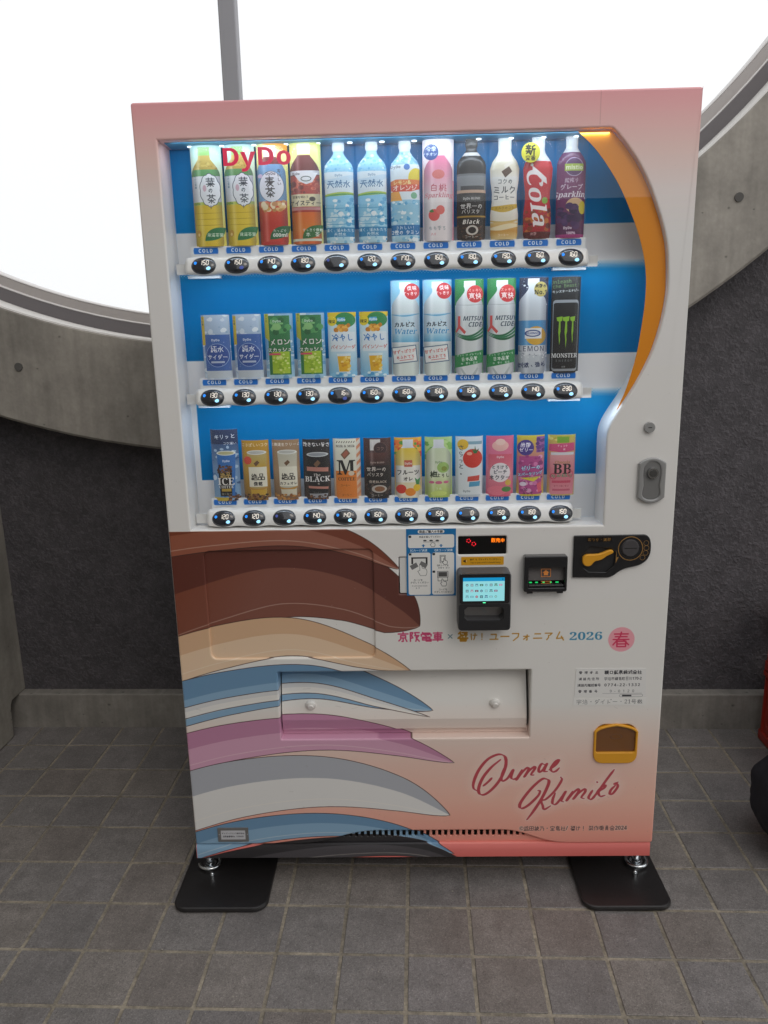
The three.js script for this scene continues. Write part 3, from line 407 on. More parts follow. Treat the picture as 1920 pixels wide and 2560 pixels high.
{
  const cold = canvas(200, 46), c = cold.getContext('2d'); c.fillStyle = '#e9eef2'; c.fillRect(0, 0, 200, 46); c.fillStyle = '#1d74cf';
  for (let y = 3; y < 43; y++) { const e = 6 + (y % 6 < 3 ? 4 : 0) + 5 * Math.abs((y - 23) / 20) ** 2; c.fillRect(e, y, 200 - 2 * e, 1); } txt(c, 'COLD', 100, 22, 32, '#e6f2fd', { ls: 5, sx: 1.0 });
  const coldM = std(0xffffff, 0.4, { map: texOf(cold) }), btnM = phys(lin(0.01, 0.013, 0.022), 0.16, { clearcoat: 1, clearcoatRoughness: 0.05 }), rimM = std(lin(0.07, 0.075, 0.085), 0.35, { metalness: 0.5 });
  const digitM = glow(0xfff6e8, 1.15), blueM = glow(0x1f8dff, 1.3), cyanM = glow(0x9fdcff, 1.5), dimM = glow(0x5a6fd0, 0.5), haloM = glow(0x1446b8, 0.55);
  const barM = phys(lin(0.88, 0.87, 0.84), 0.32, { clearcoat: 0.4, clearcoatRoughness: 0.15 });
  const dome = new THREE.SphereGeometry(1, 36, 14, 0, Math.PI * 2, 0, Math.PI / 2); dome.rotateX(Math.PI / 2);
  ROWS.forEach((R, r) => {
    const zc = -0.036, bulge = 0.017, rows = [], n = 150;
    for (let i = 0; i <= n; i++) {
      const t = i / n, x = R.l + (R.r - R.l) * t, e = Math.min(x - R.l, R.r - x), k = Math.sqrt(Math.max(0.0001, 1 - Math.pow(Math.max(0, 1 - e / 0.009), 2))), wav = 0.0016 * Math.cos((x - R.x) / R.p * 2 * Math.PI), row = [];
      for (let a = 0; a <= 22; a++) { const s = Math.PI * (a / 22 - 0.5), f = (v) => Math.sign(v) * Math.pow(Math.abs(v), 0.62); row.push([x, R.y - f(Math.sin(s)) * ((R.h / 2 + wav) * (0.55 + 0.45 * k)), zc + f(Math.cos(s)) * bulge * k]); }
      rows.push(row);
    }
    const lean = (g) => { const p = g.attributes.position; for (let i = 0; i < p.count; i++) p.setZ(i, p.getZ(i) - (p.getY(i) - R.y) * 0.34); g.computeVertexNormals(); return g; };
    const bar = part('button_bar', merge([lean(sheet(rows)), box(R.l + 0.01, R.y - R.h / 2 + 0.004, -0.06, R.r - 0.01, R.y + R.h / 2 - 0.003, -0.0365)]), barM, vm, ['white upper bar of price buttons', 'white middle bar of price buttons', 'white lower bar of price buttons'][r]);
    part('bracket', box(-0.5165, R.y - 0.016, -0.05, R.l + 0.004, R.y + 0.006, -0.044), M.white, bar);
    part('bracket', box(R.r - 0.004, R.y - 0.018, -0.05, R.r + 0.021, R.y + 0.004, -0.044), M.white, bar);
    part('label_rail', box(R.x - 0.032, R.y + R.h / 2 - 0.004, -0.052, R.r - 0.006, R.y + R.h / 2 + 0.0215, -0.0475), std(lin(0.86, 0.88, 0.9), 0.5), bar);
    for (const x of [R.l + 0.004, R.r - 0.075]) part('clear_tab', box(x, R.y - R.h / 2 - 0.0045, -0.055, x + 0.07, R.y - R.h / 2 + 0.001, -0.038), std(lin(0.6, 0.63, 0.66), 0.4), bar);
    for (let i = 0; i < 12; i++) {
      const x = R.x + R.p * i, z = zc + bulge - 0.0006, rim = dome.clone(); rim.scale(0.0283, 0.0179, 0.0052); rim.translate(x, R.y - 0.0004, z - 0.0012);
      const b = dome.clone(); b.scale(0.0262, 0.0162, 0.0068); b.translate(x, R.y, z);
      part('button_rim', lean(rim), rimM, bar); part('price_button', lean(b), btnM, bar);
      const zs = (u, v) => z + 0.0068 * Math.sqrt(1 - u * u - v * v) + 0.0002;
      const s = R.price[i];
      if (s.trim()) { const g = digits(s.trim(), 0.0047, 0.0092); g.computeBoundingBox(); g.translate(x + 0.0125 - g.boundingBox.max.x, R.y + 0.0008, zs(0.1, 0.3) - 0.0004); part('price_figures', lean(g), digitM, bar); }
      const lit = !((r === 0 && i === 1) || (r === 1 && i === 4)), d1 = new THREE.SphereGeometry(1, 12, 8), d2 = d1.clone(); d1.scale(0.0032, 0.0032, 0.0008); d1.translate(x - 0.0166, R.y + 0.0048, zs(-0.63, 0.3)); d2.scale(0.0048, 0.0038, 0.0008); d2.translate(x + 0.0112, R.y - 0.0062, zs(0.43, -0.38));
      part('lamp', lean(d1), s.trim() ? blueM : dimM, bar); part('lamp', lean(d2), lit ? cyanM : dimM, bar);
      const l = new THREE.PlaneGeometry(0.0585, 0.0148); l.translate(x + (r === 2 ? 0 : 0.0005), R.y + R.h / 2 + 0.0122, -0.0465); part('cold_label', l, coldM, bar);
    }
    if (r < 2) strip(R.l + 0.01, R.r + (r ? 0.07 : 0.1), R.y - R.h / 2 - 0.006, -0.0135, LAMP_LOW);
  });
}
// ---- lower front
{ // dispensing flap
  const prof = [[0.5895, -0.05], [0.575, -0.046], [0.54, -0.036], [0.49, -0.022], [0.455, -0.0145], [0.4465, -0.0155], [0.436, -0.0175], [0.4275, -0.0185], [0.4275, -0.03]];
  const xs = [-0.3365, -0.3, -0.1, 0.1, 0.2565], rows = xs.map((x) => prof.map(([y, z]) => [x + (x > 0.25 ? -(0.5895 - y) * 0 : 0), y, z]));
  const flap = part('dispensing_flap', toCreasedNormals(uvPrint(sheet(rows)), 0.12), filmed);
  for (const x of [-0.266, 0.1805]) { const k = new THREE.SphereGeometry(0.0135, 24, 12); k.scale(1, 1, 0.55); const c = new THREE.CylinderGeometry(0.006, 0.0075, 0.004, 20); c.rotateX(Math.PI / 2); c.translate(0, 0, 0.0075); const g = merge([k, c]); g.rotateX(0.28); g.translate(x, 0.491, -0.0205); part('knob', uvPrint(g), filmed, flap); }
  part('dispensing_chute', merge([box(-0.345, 0.4, -0.13, 0.27, 0.595, -0.125), box(-0.345, 0.40, -0.12, 0.27, 0.404, -0.09)]), M.dark);
  part('chute_sill', uvPrint(plate(rrect(-0.338, 0.4115, 0.261, 0.428, 0.001), -0.0285, 0.01, 0.0005, 3)), filmed);
}
{ // LED display, sticker, purchase guide
  const c = canvas(330, 130), g = c.getContext('2d'); g.fillStyle = '#000'; g.fillRect(0, 0, 330, 130);
  const ring = (x, y) => { g.strokeStyle = '#ff2030'; g.lineWidth = 6; g.setLineDash([9, 6]); g.beginPath(); g.arc(x, y, 13, 0, 7); g.stroke(); g.setLineDash([]); }; ring(70, 32); ring(106, 56);
  txt(g, '販売中', 276, 30, 31, '#ff7a10', { wt: 0.17 });
  const d = part('digital_display', plate(rrect(0.0885, 0.8715, 0.1995, 0.9155, 0.003), -0.003, 0.02, 0.0008, 4), phys(lin(0.012, 0.01, 0.012), 0.25, { clearcoat: 0.5 }));
  const s = new THREE.PlaneGeometry(0.107, 0.041); s.translate(0.144, 0.8937, -0.0024); part('screen', s, phys(0x060506, 0.3, { emissive: 0xffffff, emissiveMap: texOf(c), emissiveIntensity: 1.35 }), d);
  const yc = canvas(520, 108), y = yc.getContext('2d'); y.fillStyle = '#e0a31a'; y.fillRect(0, 0, 520, 108); y.fillStyle = '#201810'; y.beginPath(); y.moveTo(24, 46); y.lineTo(36, 46); y.lineTo(54, 30); y.lineTo(54, 78); y.lineTo(36, 62); y.lineTo(24, 62); y.fill(); y.fillStyle = '#efe2c0'; y.beginPath(); y.arc(58, 54, 12, -1.2, 1.2); y.fill();
  txt(y, '音が鳴るまでタッチしてください。', 300, 34, 25, '#2a2010', { wt: 0.11 }); txt(y, 'Tap to pay until it should beep.', 300, 76, 25, '#2a2010', { reg: true });
  part('yellow_sticker', uvXY(plate(rrect(0.0962, 0.8472, 0.1932, 0.8668, 0.002), 0.0006, 0.0006, 0, 4), 0.0962, 0.8472, 0.1932, 0.8668), std(0xffffff, 0.5, { map: texOf(yc) }));
  const bc = canvas(560, 790), b = bc.getContext('2d'); b.fillStyle = '#1a76b4'; b.fillRect(0, 0, 560, 790);
  const card = (x0, y0, x1, y1) => { b.fillStyle = '#f0efec'; b.beginPath(); b.roundRect(x0, y0, x1 - x0, y1 - y0, 24); b.fill(); }, ink = '#2b2f36';
  card(130, 12, 430, 52); txt(b, '商品ご購入の手順', 280, 32, 32, ink, { wt: 0.14 });
  card(20, 66, 540, 222); txt(b, '商品を選んでください', 270, 92, 24, ink);
  b.fillStyle = b.strokeStyle = ink; b.lineWidth = 4; for (const x of [210, 280, 350]) { b.beginPath(); b.ellipse(x, 136, 20, 9, 0, 0, 7); b.fill(); } b.beginPath(); b.moveTo(190, 152); b.lineTo(370, 152); b.stroke();
  const handP = (x, y, k) => { b.fillStyle = '#f0efec'; b.beginPath(); b.moveTo(x, y); b.quadraticCurveTo(x + 14 * k, y - 6 * k, x + 18 * k, y + 26 * k); b.lineTo(x + 48 * k, y + 34 * k); b.quadraticCurveTo(x + 62 * k, y + 60 * k, x + 44 * k, y + 86 * k); b.lineTo(x + 4 * k, y + 86 * k); b.lineTo(x - 16 * k, y + 50 * k); b.lineTo(x, y + 44 * k); b.closePath(); b.fill(); b.stroke(); };
  handP(282, 140, 0.8); b.fillStyle = '#1a76b4'; for (const x of [170, 370]) { b.beginPath(); b.moveTo(x, 196); b.lineTo(x + 22, 178); b.lineTo(x + 44, 196); b.lineTo(x + 30, 196); b.lineTo(x + 30, 214); b.lineTo(x + 14, 214); b.lineTo(x + 14, 196); b.fill(); }
  txt(b, 'ICカード決済', 140, 250, 31, '#e8f1f8', { wt: 0.13 }); txt(b, 'QRコード決済', 420, 250, 31, '#e8f1f8', { wt: 0.13 });
  card(20, 276, 272, 778); card(288, 276, 540, 778); b.fillStyle = ink; for (const [x, y0] of [[26, 282], [294, 282], [294, 490], [26, 76]]) { b.fillRect(x, y0, 30, 26); }
  b.fillStyle = '#222'; b.fillRect(54, 330, 184, 80); b.fillStyle = '#e9e9e7'; b.fillRect(74, 346, 144, 64); b.fillStyle = '#777'; b.save(); b.translate(80, 430); b.rotate(-0.5); b.fillRect(-40, -20, 84, 54); b.rotate(1); b.fillRect(50, -90, 84, 54); b.restore(); handP(150, 420, 1.5);
  b.lineWidth = 5; b.strokeRect(380, 310, 60, 90); b.strokeRect(390, 322, 40, 60); handP(420, 350, 0.8); txt(b, 'QRコードを', 412, 430, 24, ink); txt(b, '表示させて下さい', 412, 458, 24, ink); b.strokeRect(350, 500, 120, 70); b.fillStyle = '#555'; b.fillRect(360, 508, 100, 54); b.strokeRect(356, 570, 110, 44); handP(400, 590, 1);
  txt(b, 'カードを', 130, 600, 25, ink); txt(b, 'かざしてください', 146, 630, 25, ink); txt(b, 'IC card please touch', 146, 670, 18, ink, { reg: true }); txt(b, '使えます', 120, 696, 20, ink); txt(b, 'コードを', 412, 716, 24, ink); txt(b, 'かざしてください', 412, 746, 24, ink);
  part('purchase_guide', uvXY(plate(S([-0.0285, 0.776], [0.0842, 0.7745], [0.0842, 0.9342], [-0.0285, 0.9346]), 0.0008, 0.0008), -0.0285, 0.775, 0.0842, 0.9344), std(0xffffff, 0.42, { map: texOf(bc) }));
}
{ // card reader
  const sh = rrect(0.0858, 0.7055, 0.2045, 0.8432, 0.009), hole = S([0.1, 0.738], [0.1065, 0.7305], [0.181, 0.7305], [0.1882, 0.737], [0.1882, 0.757], [0.1815, 0.7628], [0.1075, 0.7635], [0.1, 0.757]); sh.holes.push(new THREE.Path(hole.getPoints()));
  const body = part('card_reader', plate(sh, 0.048, 0.048, 0.004, 8, 3), M.greyPlastic);
  part('reading_plate', plate(S([0.095, 0.724], [0.193, 0.724], [0.193, 0.768], [0.095, 0.768]), 0.014, 0.006), std(lin(0.42, 0.4, 0.39), 0.3, { metalness: 0.6 }), body);
  part('reading_mark', box(-0.028, -0.003, 0, 0.02, 0.003, 0.001).rotateZ(-0.6).translate(0.137, 0.749, 0.014), M.grey, body);
  part('lower_bezel', (() => { const s = rrect(0.0878, 0.7075, 0.2027, 0.7705, 0.006); s.holes.push(new THREE.Path(hole.getPoints())); return plate(s, 0.0487, 0.004, 0.0006, 6); })(), M.blackMatt, body);
  part('bezel', plate(rrect(0.0885, 0.7722, 0.2012, 0.8425, 0.006), 0.0502, 0.006, 0.0012, 6), M.blackGloss, body);
  const c = canvas(460, 280), g = c.getContext('2d'); g.fillStyle = '#9feaf0'; g.fillRect(0, 0, 460, 280); g.fillStyle = '#159fd8'; g.fillRect(0, 0, 460, 42); g.fillStyle = '#0d78a8'; g.fillRect(432, 10, 14, 20);
  const ico = ['#5f8f9a', '#8aa8b0', '#4c8ea0', '#3f7f68', '#6fb0c0', '#78a0a8', '#1d6f50', '#c49ab8', '#6a98a2', '#b088a0', '#7a4558', '#3d7590', '#8ac8d0', '#1e6a70', '#8f6f8a', '#5a9aa8', '#6ab4c2', '#b04a60', '#3d7b8a', '#155a8a', '#7cc0ca', '#7ab8b8'];
  let q = 0; for (let r = 0; r < 3; r++) for (let i = 0; i < (r ? 7 : 8); i++) { const x = 46 + i * 53, y = 88 + r * 70; g.fillStyle = ico[q++]; const k = (i * 7 + r * 3) % 4; g.beginPath(); if (k === 0) g.arc(x, y, 15, 0, 7); else if (k === 1) g.roundRect(x - 19, y - 12, 38, 24, 5); else if (k === 2) { g.roundRect(x - 15, y - 16, 30, 14, 3); g.rect(x - 18, y + 4, 36, 8); } else g.roundRect(x - 16, y - 16, 32, 32, 4); g.fill(); g.fillStyle = '#d8f6f8'; g.fillRect(x - 9, y - 3, 18, 4); g.fillRect(x - 6, y + 5, 12, 3); }
  const s = new THREE.PlaneGeometry(0.0925, 0.0548); s.translate(0.1427, 0.8058, 0.0507); part('screen', s, new THREE.MeshStandardMaterial({ color: 0x000000, roughness: 0.2, emissive: 0xffffff, emissiveMap: texOf(c), emissiveIntensity: 0.8 }), body);
  part('lamp', rbox(0.141, 0.7733, 0.05, 0.147, 0.7752, 0.0508, 0.0003), glow(0x60ffb0, 1.4), body);
}
{ // bill slot
  const sh = rrect(0.2368, 0.7868, 0.3345, 0.8715, 0.005); sh.holes.push(rrect(0.2475, 0.797, 0.3285, 0.8445, 0.002, THREE.Path));
  const f = part('bill_slot', merge([plate(sh, 0.02, 0.02, 0.002, 6, 2), box(0.2445, 0.7825, 0, 0.258, 0.789, 0.017), box(0.313, 0.7825, 0, 0.3265, 0.789, 0.017)]), M.blackGloss);
  part('bill_guide', (() => { const g = sheet([[[0.2475, 0.8445, 0.004], [0.3285, 0.8445, 0.004]], [[0.2475, 0.8115, 0.0095], [0.3285, 0.8115, 0.0095]]].reverse()); return g; })(), std(lin(0.13, 0.12, 0.12), 0.3), f);
  part('bill_lip', rbox(0.2485, 0.7985, 0.002, 0.3275, 0.803, 0.017, 0.0015), std(lin(0.05, 0.05, 0.052), 0.25), f);
  part('bill_throat', box(0.2475, 0.795, -0.02, 0.3285, 0.85, -0.004), M.dark, f);
  const ic = new THREE.Shape(); ic.moveTo(0.288, 0.836); ic.lineTo(0.2955, 0.829); ic.lineTo(0.2925, 0.829); ic.lineTo(0.2925, 0.8235); ic.lineTo(0.2835, 0.8235); ic.lineTo(0.2835, 0.829); ic.lineTo(0.2805, 0.829); ic.closePath();
  const frame = rrect(0.277, 0.8195, 0.299, 0.8385, 0.001); frame.holes.push(rrect(0.278, 0.8205, 0.298, 0.8375, 0.001, THREE.Path));
  part('arrow_mark', merge([plate(ic, 0.0096, 0.0006), plate(frame, 0.0096, 0.0006), box(0.277, 0.8045, 0.0105, 0.2995, 0.8055, 0.0112), box(0.277, 0.809, 0.0105, 0.2995, 0.81, 0.0112)]).rotateX(0), std(lin(0.55, 0.2, 0.04), 0.5, { emissive: lin(0.4, 0.13, 0.03), emissiveIntensity: 0.35 }), f);
  for (const [x, w] of [[0.2535, 0.006], [0.267, 0.006], [0.283, 0.005], [0.2995, 0.004], [0.3135, 0.007]]) part('lamp', rbox(x - w / 2, 0.8057, 0.01, x + w / 2, 0.8085, 0.0114, 0.0005), glow(0x22e070, 0.9), f);
}
{ // coin slot plate with the return lever
  const sh = new THREE.Shape(); sh.moveTo(0.3495, 0.8185); sh.lineTo(0.3495, 0.911); sh.quadraticCurveTo(0.3495, 0.9143, 0.353, 0.9143); sh.lineTo(0.505, 0.9147); sh.bezierCurveTo(0.521, 0.914, 0.5245, 0.898, 0.5235, 0.876); sh.bezierCurveTo(0.5215, 0.851, 0.503, 0.842, 0.484, 0.8388); sh.bezierCurveTo(0.462, 0.835, 0.455, 0.829, 0.446, 0.8215); sh.bezierCurveTo(0.44, 0.817, 0.434, 0.8143, 0.426, 0.8141); sh.lineTo(0.353, 0.8152); sh.quadraticCurveTo(0.3495, 0.8155, 0.3495, 0.8185);
  const well = new THREE.Path(); [[0.3742, 0.838], [0.3859, 0.8289], [0.4243, 0.8275], [0.442, 0.8429], [0.4448, 0.8725], [0.4344, 0.883], [0.3864, 0.8881], [0.3701, 0.8707]].forEach(([x, y], i) => i ? well.lineTo(x, y) : well.moveTo(x, y)); well.closePath(); sh.holes.push(well);
  const f = part('coin_slot_plate', plate(sh, 0.006, 0.006, 0.0022, 16, 3), M.blackGloss);
  part('lever_well', box(0.365, 0.824, -0.004, 0.448, 0.891, 0.0004), M.blackMatt, f);
  const lv = new THREE.Shape(); lv.moveTo(0.3692, 0.857); lv.bezierCurveTo(0.369, 0.868, 0.376, 0.8716, 0.386, 0.8713); lv.bezierCurveTo(0.4, 0.871, 0.408, 0.872, 0.417, 0.876); lv.bezierCurveTo(0.427, 0.881, 0.437, 0.884, 0.4383, 0.8762); lv.bezierCurveTo(0.438, 0.872, 0.428, 0.87, 0.4225, 0.866); lv.bezierCurveTo(0.413, 0.857, 0.405, 0.8565, 0.399, 0.8553); lv.bezierCurveTo(0.393, 0.853, 0.3925, 0.8435, 0.382, 0.8432); lv.bezierCurveTo(0.374, 0.843, 0.369, 0.85, 0.3692, 0.857);
  part('return_lever', plate(lv, 0.012, 0.01, 0.0025, 16, 3), M.orange, f);
  const gold = std(lin(0.36, 0.19, 0.05), 0.5);
  const tor = (x, y, r, t) => { const g = new THREE.TorusGeometry(r, t, 6, 48); g.scale(1, 1, 0.3); g.translate(x, y, 0.0062); return g; };
  part('gold_ring', merge([tor(0.4772, 0.8826, 0.0273, 0.0009), tor(0.5118, 0.895, 0.0056, 0.0004), tor(0.5129, 0.8835, 0.0056, 0.0004), tor(0.5115, 0.872, 0.0056, 0.0004), tor(0.5052, 0.861, 0.0056, 0.0004)]), gold, f);
  const arr = new THREE.Shape(); arr.moveTo(0.4453, 0.879); arr.quadraticCurveTo(0.4475, 0.869, 0.4465, 0.862); arr.lineTo(0.4515, 0.8635); arr.lineTo(0.4455, 0.849); arr.lineTo(0.4455, 0.862); arr.quadraticCurveTo(0.446, 0.87, 0.4453, 0.879);
  part('turn_arrow', plate(arr, 0.0064, 0.0004), gold, f);
  const cup = new THREE.CylinderGeometry(0.0182, 0.0205, 0.005, 40); cup.rotateX(Math.PI / 2); cup.translate(0.4765, 0.884, 0.0075); part('coin_guide', cup, std(lin(0.1, 0.095, 0.1), 0.18, { metalness: 0.3 }), f);
  part('coin_slit', rbox(0.4625, 0.8834, 0.0095, 0.4905, 0.8852, 0.0103, 0.0004), M.dark, f);
  const tc = canvas(330, 60), t = tc.getContext('2d'); t.fillStyle = '#0b0a0b'; t.fillRect(0, 0, 330, 60); txt(t, 'おつり・返却', 165, 30, 50, '#a87c42', { wt: 0.1 });
  const l = new THREE.PlaneGeometry(0.056, 0.0102); l.translate(0.4065, 0.9048, 0.0062); part('lettering', l, phys(0xffffff, 0.3, { map: texOf(tc) }), f);
}
{ // lock and handle
  const c = new THREE.CylinderGeometry(0.0108, 0.0122, 0.008, 36); c.rotateX(Math.PI / 2); c.translate(0.505, 1.1555, 0.004);
  const l = part('cylinder_lock', c, M.grey); part('key_slit', rbox(0.501, 1.1547, 0.0075, 0.509, 1.1563, 0.0083, 0.0003), M.dark, l);
  const hs = new THREE.Shape(); hs.moveTo(0.4858, 1.0); hs.lineTo(0.4858, 1.077); hs.quadraticCurveTo(0.516, 1.102, 0.5458, 1.077); hs.lineTo(0.5458, 1.0); hs.quadraticCurveTo(0.516, 0.973, 0.4858, 1.0);
  const w = new THREE.Path(); w.moveTo(0.4965, 1.008); w.bezierCurveTo(0.4965, 0.991, 0.5345, 0.991, 0.5345, 1.008); w.bezierCurveTo(0.5345, 1.02, 0.532, 1.02, 0.5325, 1.03); w.bezierCurveTo(0.5345, 1.04, 0.535, 1.05, 0.535, 1.061); w.bezierCurveTo(0.534, 1.088, 0.498, 1.088, 0.497, 1.061); w.bezierCurveTo(0.497, 1.05, 0.4975, 1.04, 0.4985, 1.03); w.bezierCurveTo(0.499, 1.02, 0.4965, 1.02, 0.4965, 1.008); hs.holes.push(w);
  const h = part('handle_plate', plate(hs, 0.0085, 0.0085, 0.003, 16, 3), M.grey);
  part('handle_grip', plate(new THREE.Shape(w.getPoints(16)), 0.0055, 0.005, 0.0012, 12, 2), std(lin(0.25, 0.25, 0.25), 0.4, { metalness: 0.4 }), h);
  const r = new THREE.CylinderGeometry(0.0115, 0.0135, 0.008, 32); r.rotateX(Math.PI / 2); r.translate(0.5165, 1.055, 0.0085); part('key_lock', r, std(lin(0.4, 0.4, 0.4), 0.18, { metalness: 0.9 }), h);
  const k = new THREE.CylinderGeometry(0.008, 0.008, 0.002, 24); k.rotateX(Math.PI / 2); k.translate(0.5165, 1.055, 0.0125); part('key_slit', merge([k, box(0.5159, 1.0515, 0.0125, 0.5172, 1.0585, 0.0137)]), std(lin(0.16, 0.16, 0.16), 0.3, { metalness: 0.8 }), h);
}
{ // paper labels and name plate
  const c = canvas(836, 392), g = c.getContext('2d'), ink = '#3a3a40'; g.fillStyle = '#e9e8e6'; g.fillRect(0, 0, 836, 392);
  const rowT = (a, b, y, s, o) => { txt(g, a, 170, y, [...a].length > 5 ? 39 : 38, ink, { wt: 0.12, sp: [...a].length > 5 ? 1.0 : 250 / 38 / [...a].length }); txt(g, b, 560, y, s, ink, o); };
  rowT('管理者名', '樋口鉱泉株式会社', 54, 52, { wt: 0.15, sp: 1.05 }); rowT('連絡先住所', '宇治市槇島町目川170-2', 138, 46, { wt: 0.1, sx: 0.86 }); rowT('連絡先電話番号', '0774-22-1332', 222, 48, { ls: 9 }); rowT('管理番号', '9 - 0 1 2 0', 304, 44, { reg: true, ls: 8 });
  g.strokeStyle = '#77777c'; g.lineWidth = 3; g.beginPath(); g.moveTo(330, 334); g.lineTo(790, 334); g.stroke(); g.strokeStyle = ink; g.beginPath(); g.roundRect(530, 348, 270, 34, 17); g.stroke(); g.fillStyle = ink; g.fillRect(560, 354, 110, 22);
  part('address_label', uvXY(plate(S([0.3652, 0.5152], [0.5338, 0.5138], [0.5308, 0.5878], [0.3672, 0.5892]), 0.0007, 0.0007), 0.365, 0.5135, 0.5335, 0.5892), std(0xffffff, 0.55, { map: texOf(c) }));
  const c2 = canvas(860, 100), h = c2.getContext('2d'); h.fillStyle = '#edece9'; h.fillRect(0, 0, 860, 100); txt(h, '宇治・ダイドー・21号機', 430, 50, 66, '#55555a', { wt: 0.07, font: 'serif', reg: true, sp: 1.08 });
  part('number_label', uvXY(plate(S([0.3632, 0.4946], [0.5352, 0.4932], [0.5346, 0.5122], [0.3636, 0.5135]), 0.0007, 0.0007), 0.3635, 0.4935, 0.535, 0.5132), std(0xffffff, 0.55, { map: texOf(c2) }));
  const c3 = canvas(560, 240), k = c3.getContext('2d'); k.fillStyle = '#c9cacf'; k.fillRect(0, 0, 560, 240); txt(k, 'ダイドードリンコ株式会社', 280, 76, 42, '#34343c', { wt: 0.13 }); txt(k, '自販機管理No. 1358430', 280, 160, 46, '#34343c', { wt: 0.13, sx: 0.9 });
  const n = part('name_plate', plate(rrect(-0.5125, 0.1295, -0.4348, 0.1695, 0.002), 0.002, 0.002, 0.0006, 4), std(lin(0.24, 0.235, 0.23), 0.5, { metalness: 0.4 }));
  const l = new THREE.PlaneGeometry(0.0615, 0.0255); l.translate(-0.4735, 0.1495, 0.0024); part('paper_insert', l, std(0xffffff, 0.5, { map: texOf(c3) }), n);
  for (const x of [-0.509, -0.438]) { const r = new THREE.SphereGeometry(0.0016, 10, 6); r.scale(1, 1, 0.5); r.translate(x, 0.1495, 0.002); part('rivet', r, M.zinc, n); }
}
{ // coin return cup
  const outer = (x0, y0, x1, y1, r, dome) => { const s = new THREE.Shape(); s.moveTo(x0 + r, y0); s.lineTo(x1 - r, y0); s.quadraticCurveTo(x1, y0, x1, y0 + r); s.lineTo(x1, y1 - dome); s.quadraticCurveTo(x1 - 0.006, y1 - dome * 0.35, (x0 + x1) / 2, y1); s.quadraticCurveTo(x0 + 0.006, y1 - dome * 0.35, x0, y1 - dome); s.lineTo(x0, y0 + r); s.quadraticCurveTo(x0, y0, x0 + r, y0); return s; };
  const rim = outer(0.4158, 0.342, 0.5206, 0.4455, 0.026, 0.02); rim.holes.push(new THREE.Path(outer(0.4212, 0.3705, 0.5152, 0.4404, 0.006, 0.017).getPoints(8)));
  const f = part('coin_return', plate(rim, 0.005, 0.012, 0.0018, 10, 3), M.orange);
  part('return_flap', plate(outer(0.4195, 0.369, 0.5168, 0.4418, 0.003, 0.017), -0.001, 0.004, 0.001, 12), phys(lin(0.19, 0.07, 0.012), 0.12, { clearcoat: 1, clearcoatRoughness: 0.05 }), f);
  const e = new THREE.TorusGeometry(0.009, 0.0007, 5, 30); e.scale(1.5, 0.7, 0.4); e.translate(0.47, 0.411, -0.0008); part('embossed_mark', e, std(lin(0.16, 0.07, 0.03), 0.3), f);
}
{ // vent strip, kick plate, feet
  const s = S([-0.33, 0.1195], [0.385, 0.1185], [0.385, 0.165], [-0.33, 0.165]);
  for (let i = 0; i < 35; i++) { const x = -0.2545 + i * 0.01497; s.holes.push(rrect(x - 0.0042, 0.134, x + 0.0042, 0.1605, 0.004, THREE.Path)); }
  part('vent_grille', uvPrint(plate(s, -0.01, 0.006, 0.0008, 5, 1)), filmed); part('vent_backing', box(-0.33, 0.12, -0.07, 0.385, 0.164, -0.066), M.dark);
  const prof = [[0.1192, -0.03], [0.1188, -0.006], [0.1168, -0.0025], [0.1135, -0.001], [0.1, -0.0005], [0.0815, -0.0005], [0.08, -0.002], [0.08, -0.03]];
  part('kick_plate', toCreasedNormals(uvPrint(sheet([-0.5705, -0.3, 0, 0.3, 0.5685].map((x) => prof.map(([y, z]) => [x, y, z])))), 0.5), filmed);
  for (const sx of [-1, 1]) {
    const x = sx * 0.5565, z = -0.062, b = new THREE.CylinderGeometry(0.0065, 0.0065, 0.075, 18), th = []; b.translate(x, 0.0525, z);
    for (let i = 0; i < 14; i++) { const t = new THREE.TorusGeometry(0.0062, 0.0009, 4, 16); t.rotateX(Math.PI / 2); t.translate(x, 0.032 + i * 0.0034, z); th.push(t); }
    const f = part('adjuster_foot', merge([b, ...th]), M.zinc);
    const n = new THREE.CylinderGeometry(0.0125, 0.0125, 0.01, 6); n.translate(x, 0.028, z); const d = new THREE.CylinderGeometry(0.016, 0.0175, 0.007, 28); d.translate(x, 0.0165, z); part('nut', n, M.zinc, f); part('foot_disc', d, M.zinc, f);
  }
}

// ---------------------------------------------------------------- drink samples: printed cards in clear sleeves, 36 of them
const sleeveM = phys(0xffffff, 0.12, { transparent: true, opacity: 0.04, clearcoat: 1, clearcoatRoughness: 0.08 });
const BOTTLE = [[0, 0.19], [0.075, 0.2], [0.08, 0.17], [0.11, 0.17], [0.15, 0.26], [0.21, 0.42], [0.26, 0.47], [0.5, 0.46], [0.62, 0.47], [0.97, 0.46], [1, 0.42]];
const PLAIN = [[0, 0.19], [0.085, 0.19], [0.09, 0.18], [0.12, 0.2], [0.2, 0.38], [0.25, 0.45], [0.3, 0.46], [0.97, 0.46], [1, 0.43]];
const CURVY = [[0, 0.21], [0.1, 0.21], [0.105, 0.19], [0.16, 0.24], [0.23, 0.4], [0.3, 0.47], [0.42, 0.45], [0.53, 0.4], [0.62, 0.4], [0.75, 0.45], [0.95, 0.44], [1, 0.41]];
const at = (prof, v) => { for (let i = 1; i < prof.length; i++) if (v <= prof[i][0]) { const [a, b] = [prof[i - 1], prof[i]], t = (v - a[0]) / (b[0] - a[0]); return a[1] + (b[1] - a[1]) * t; } return prof.at(-1)[1]; };
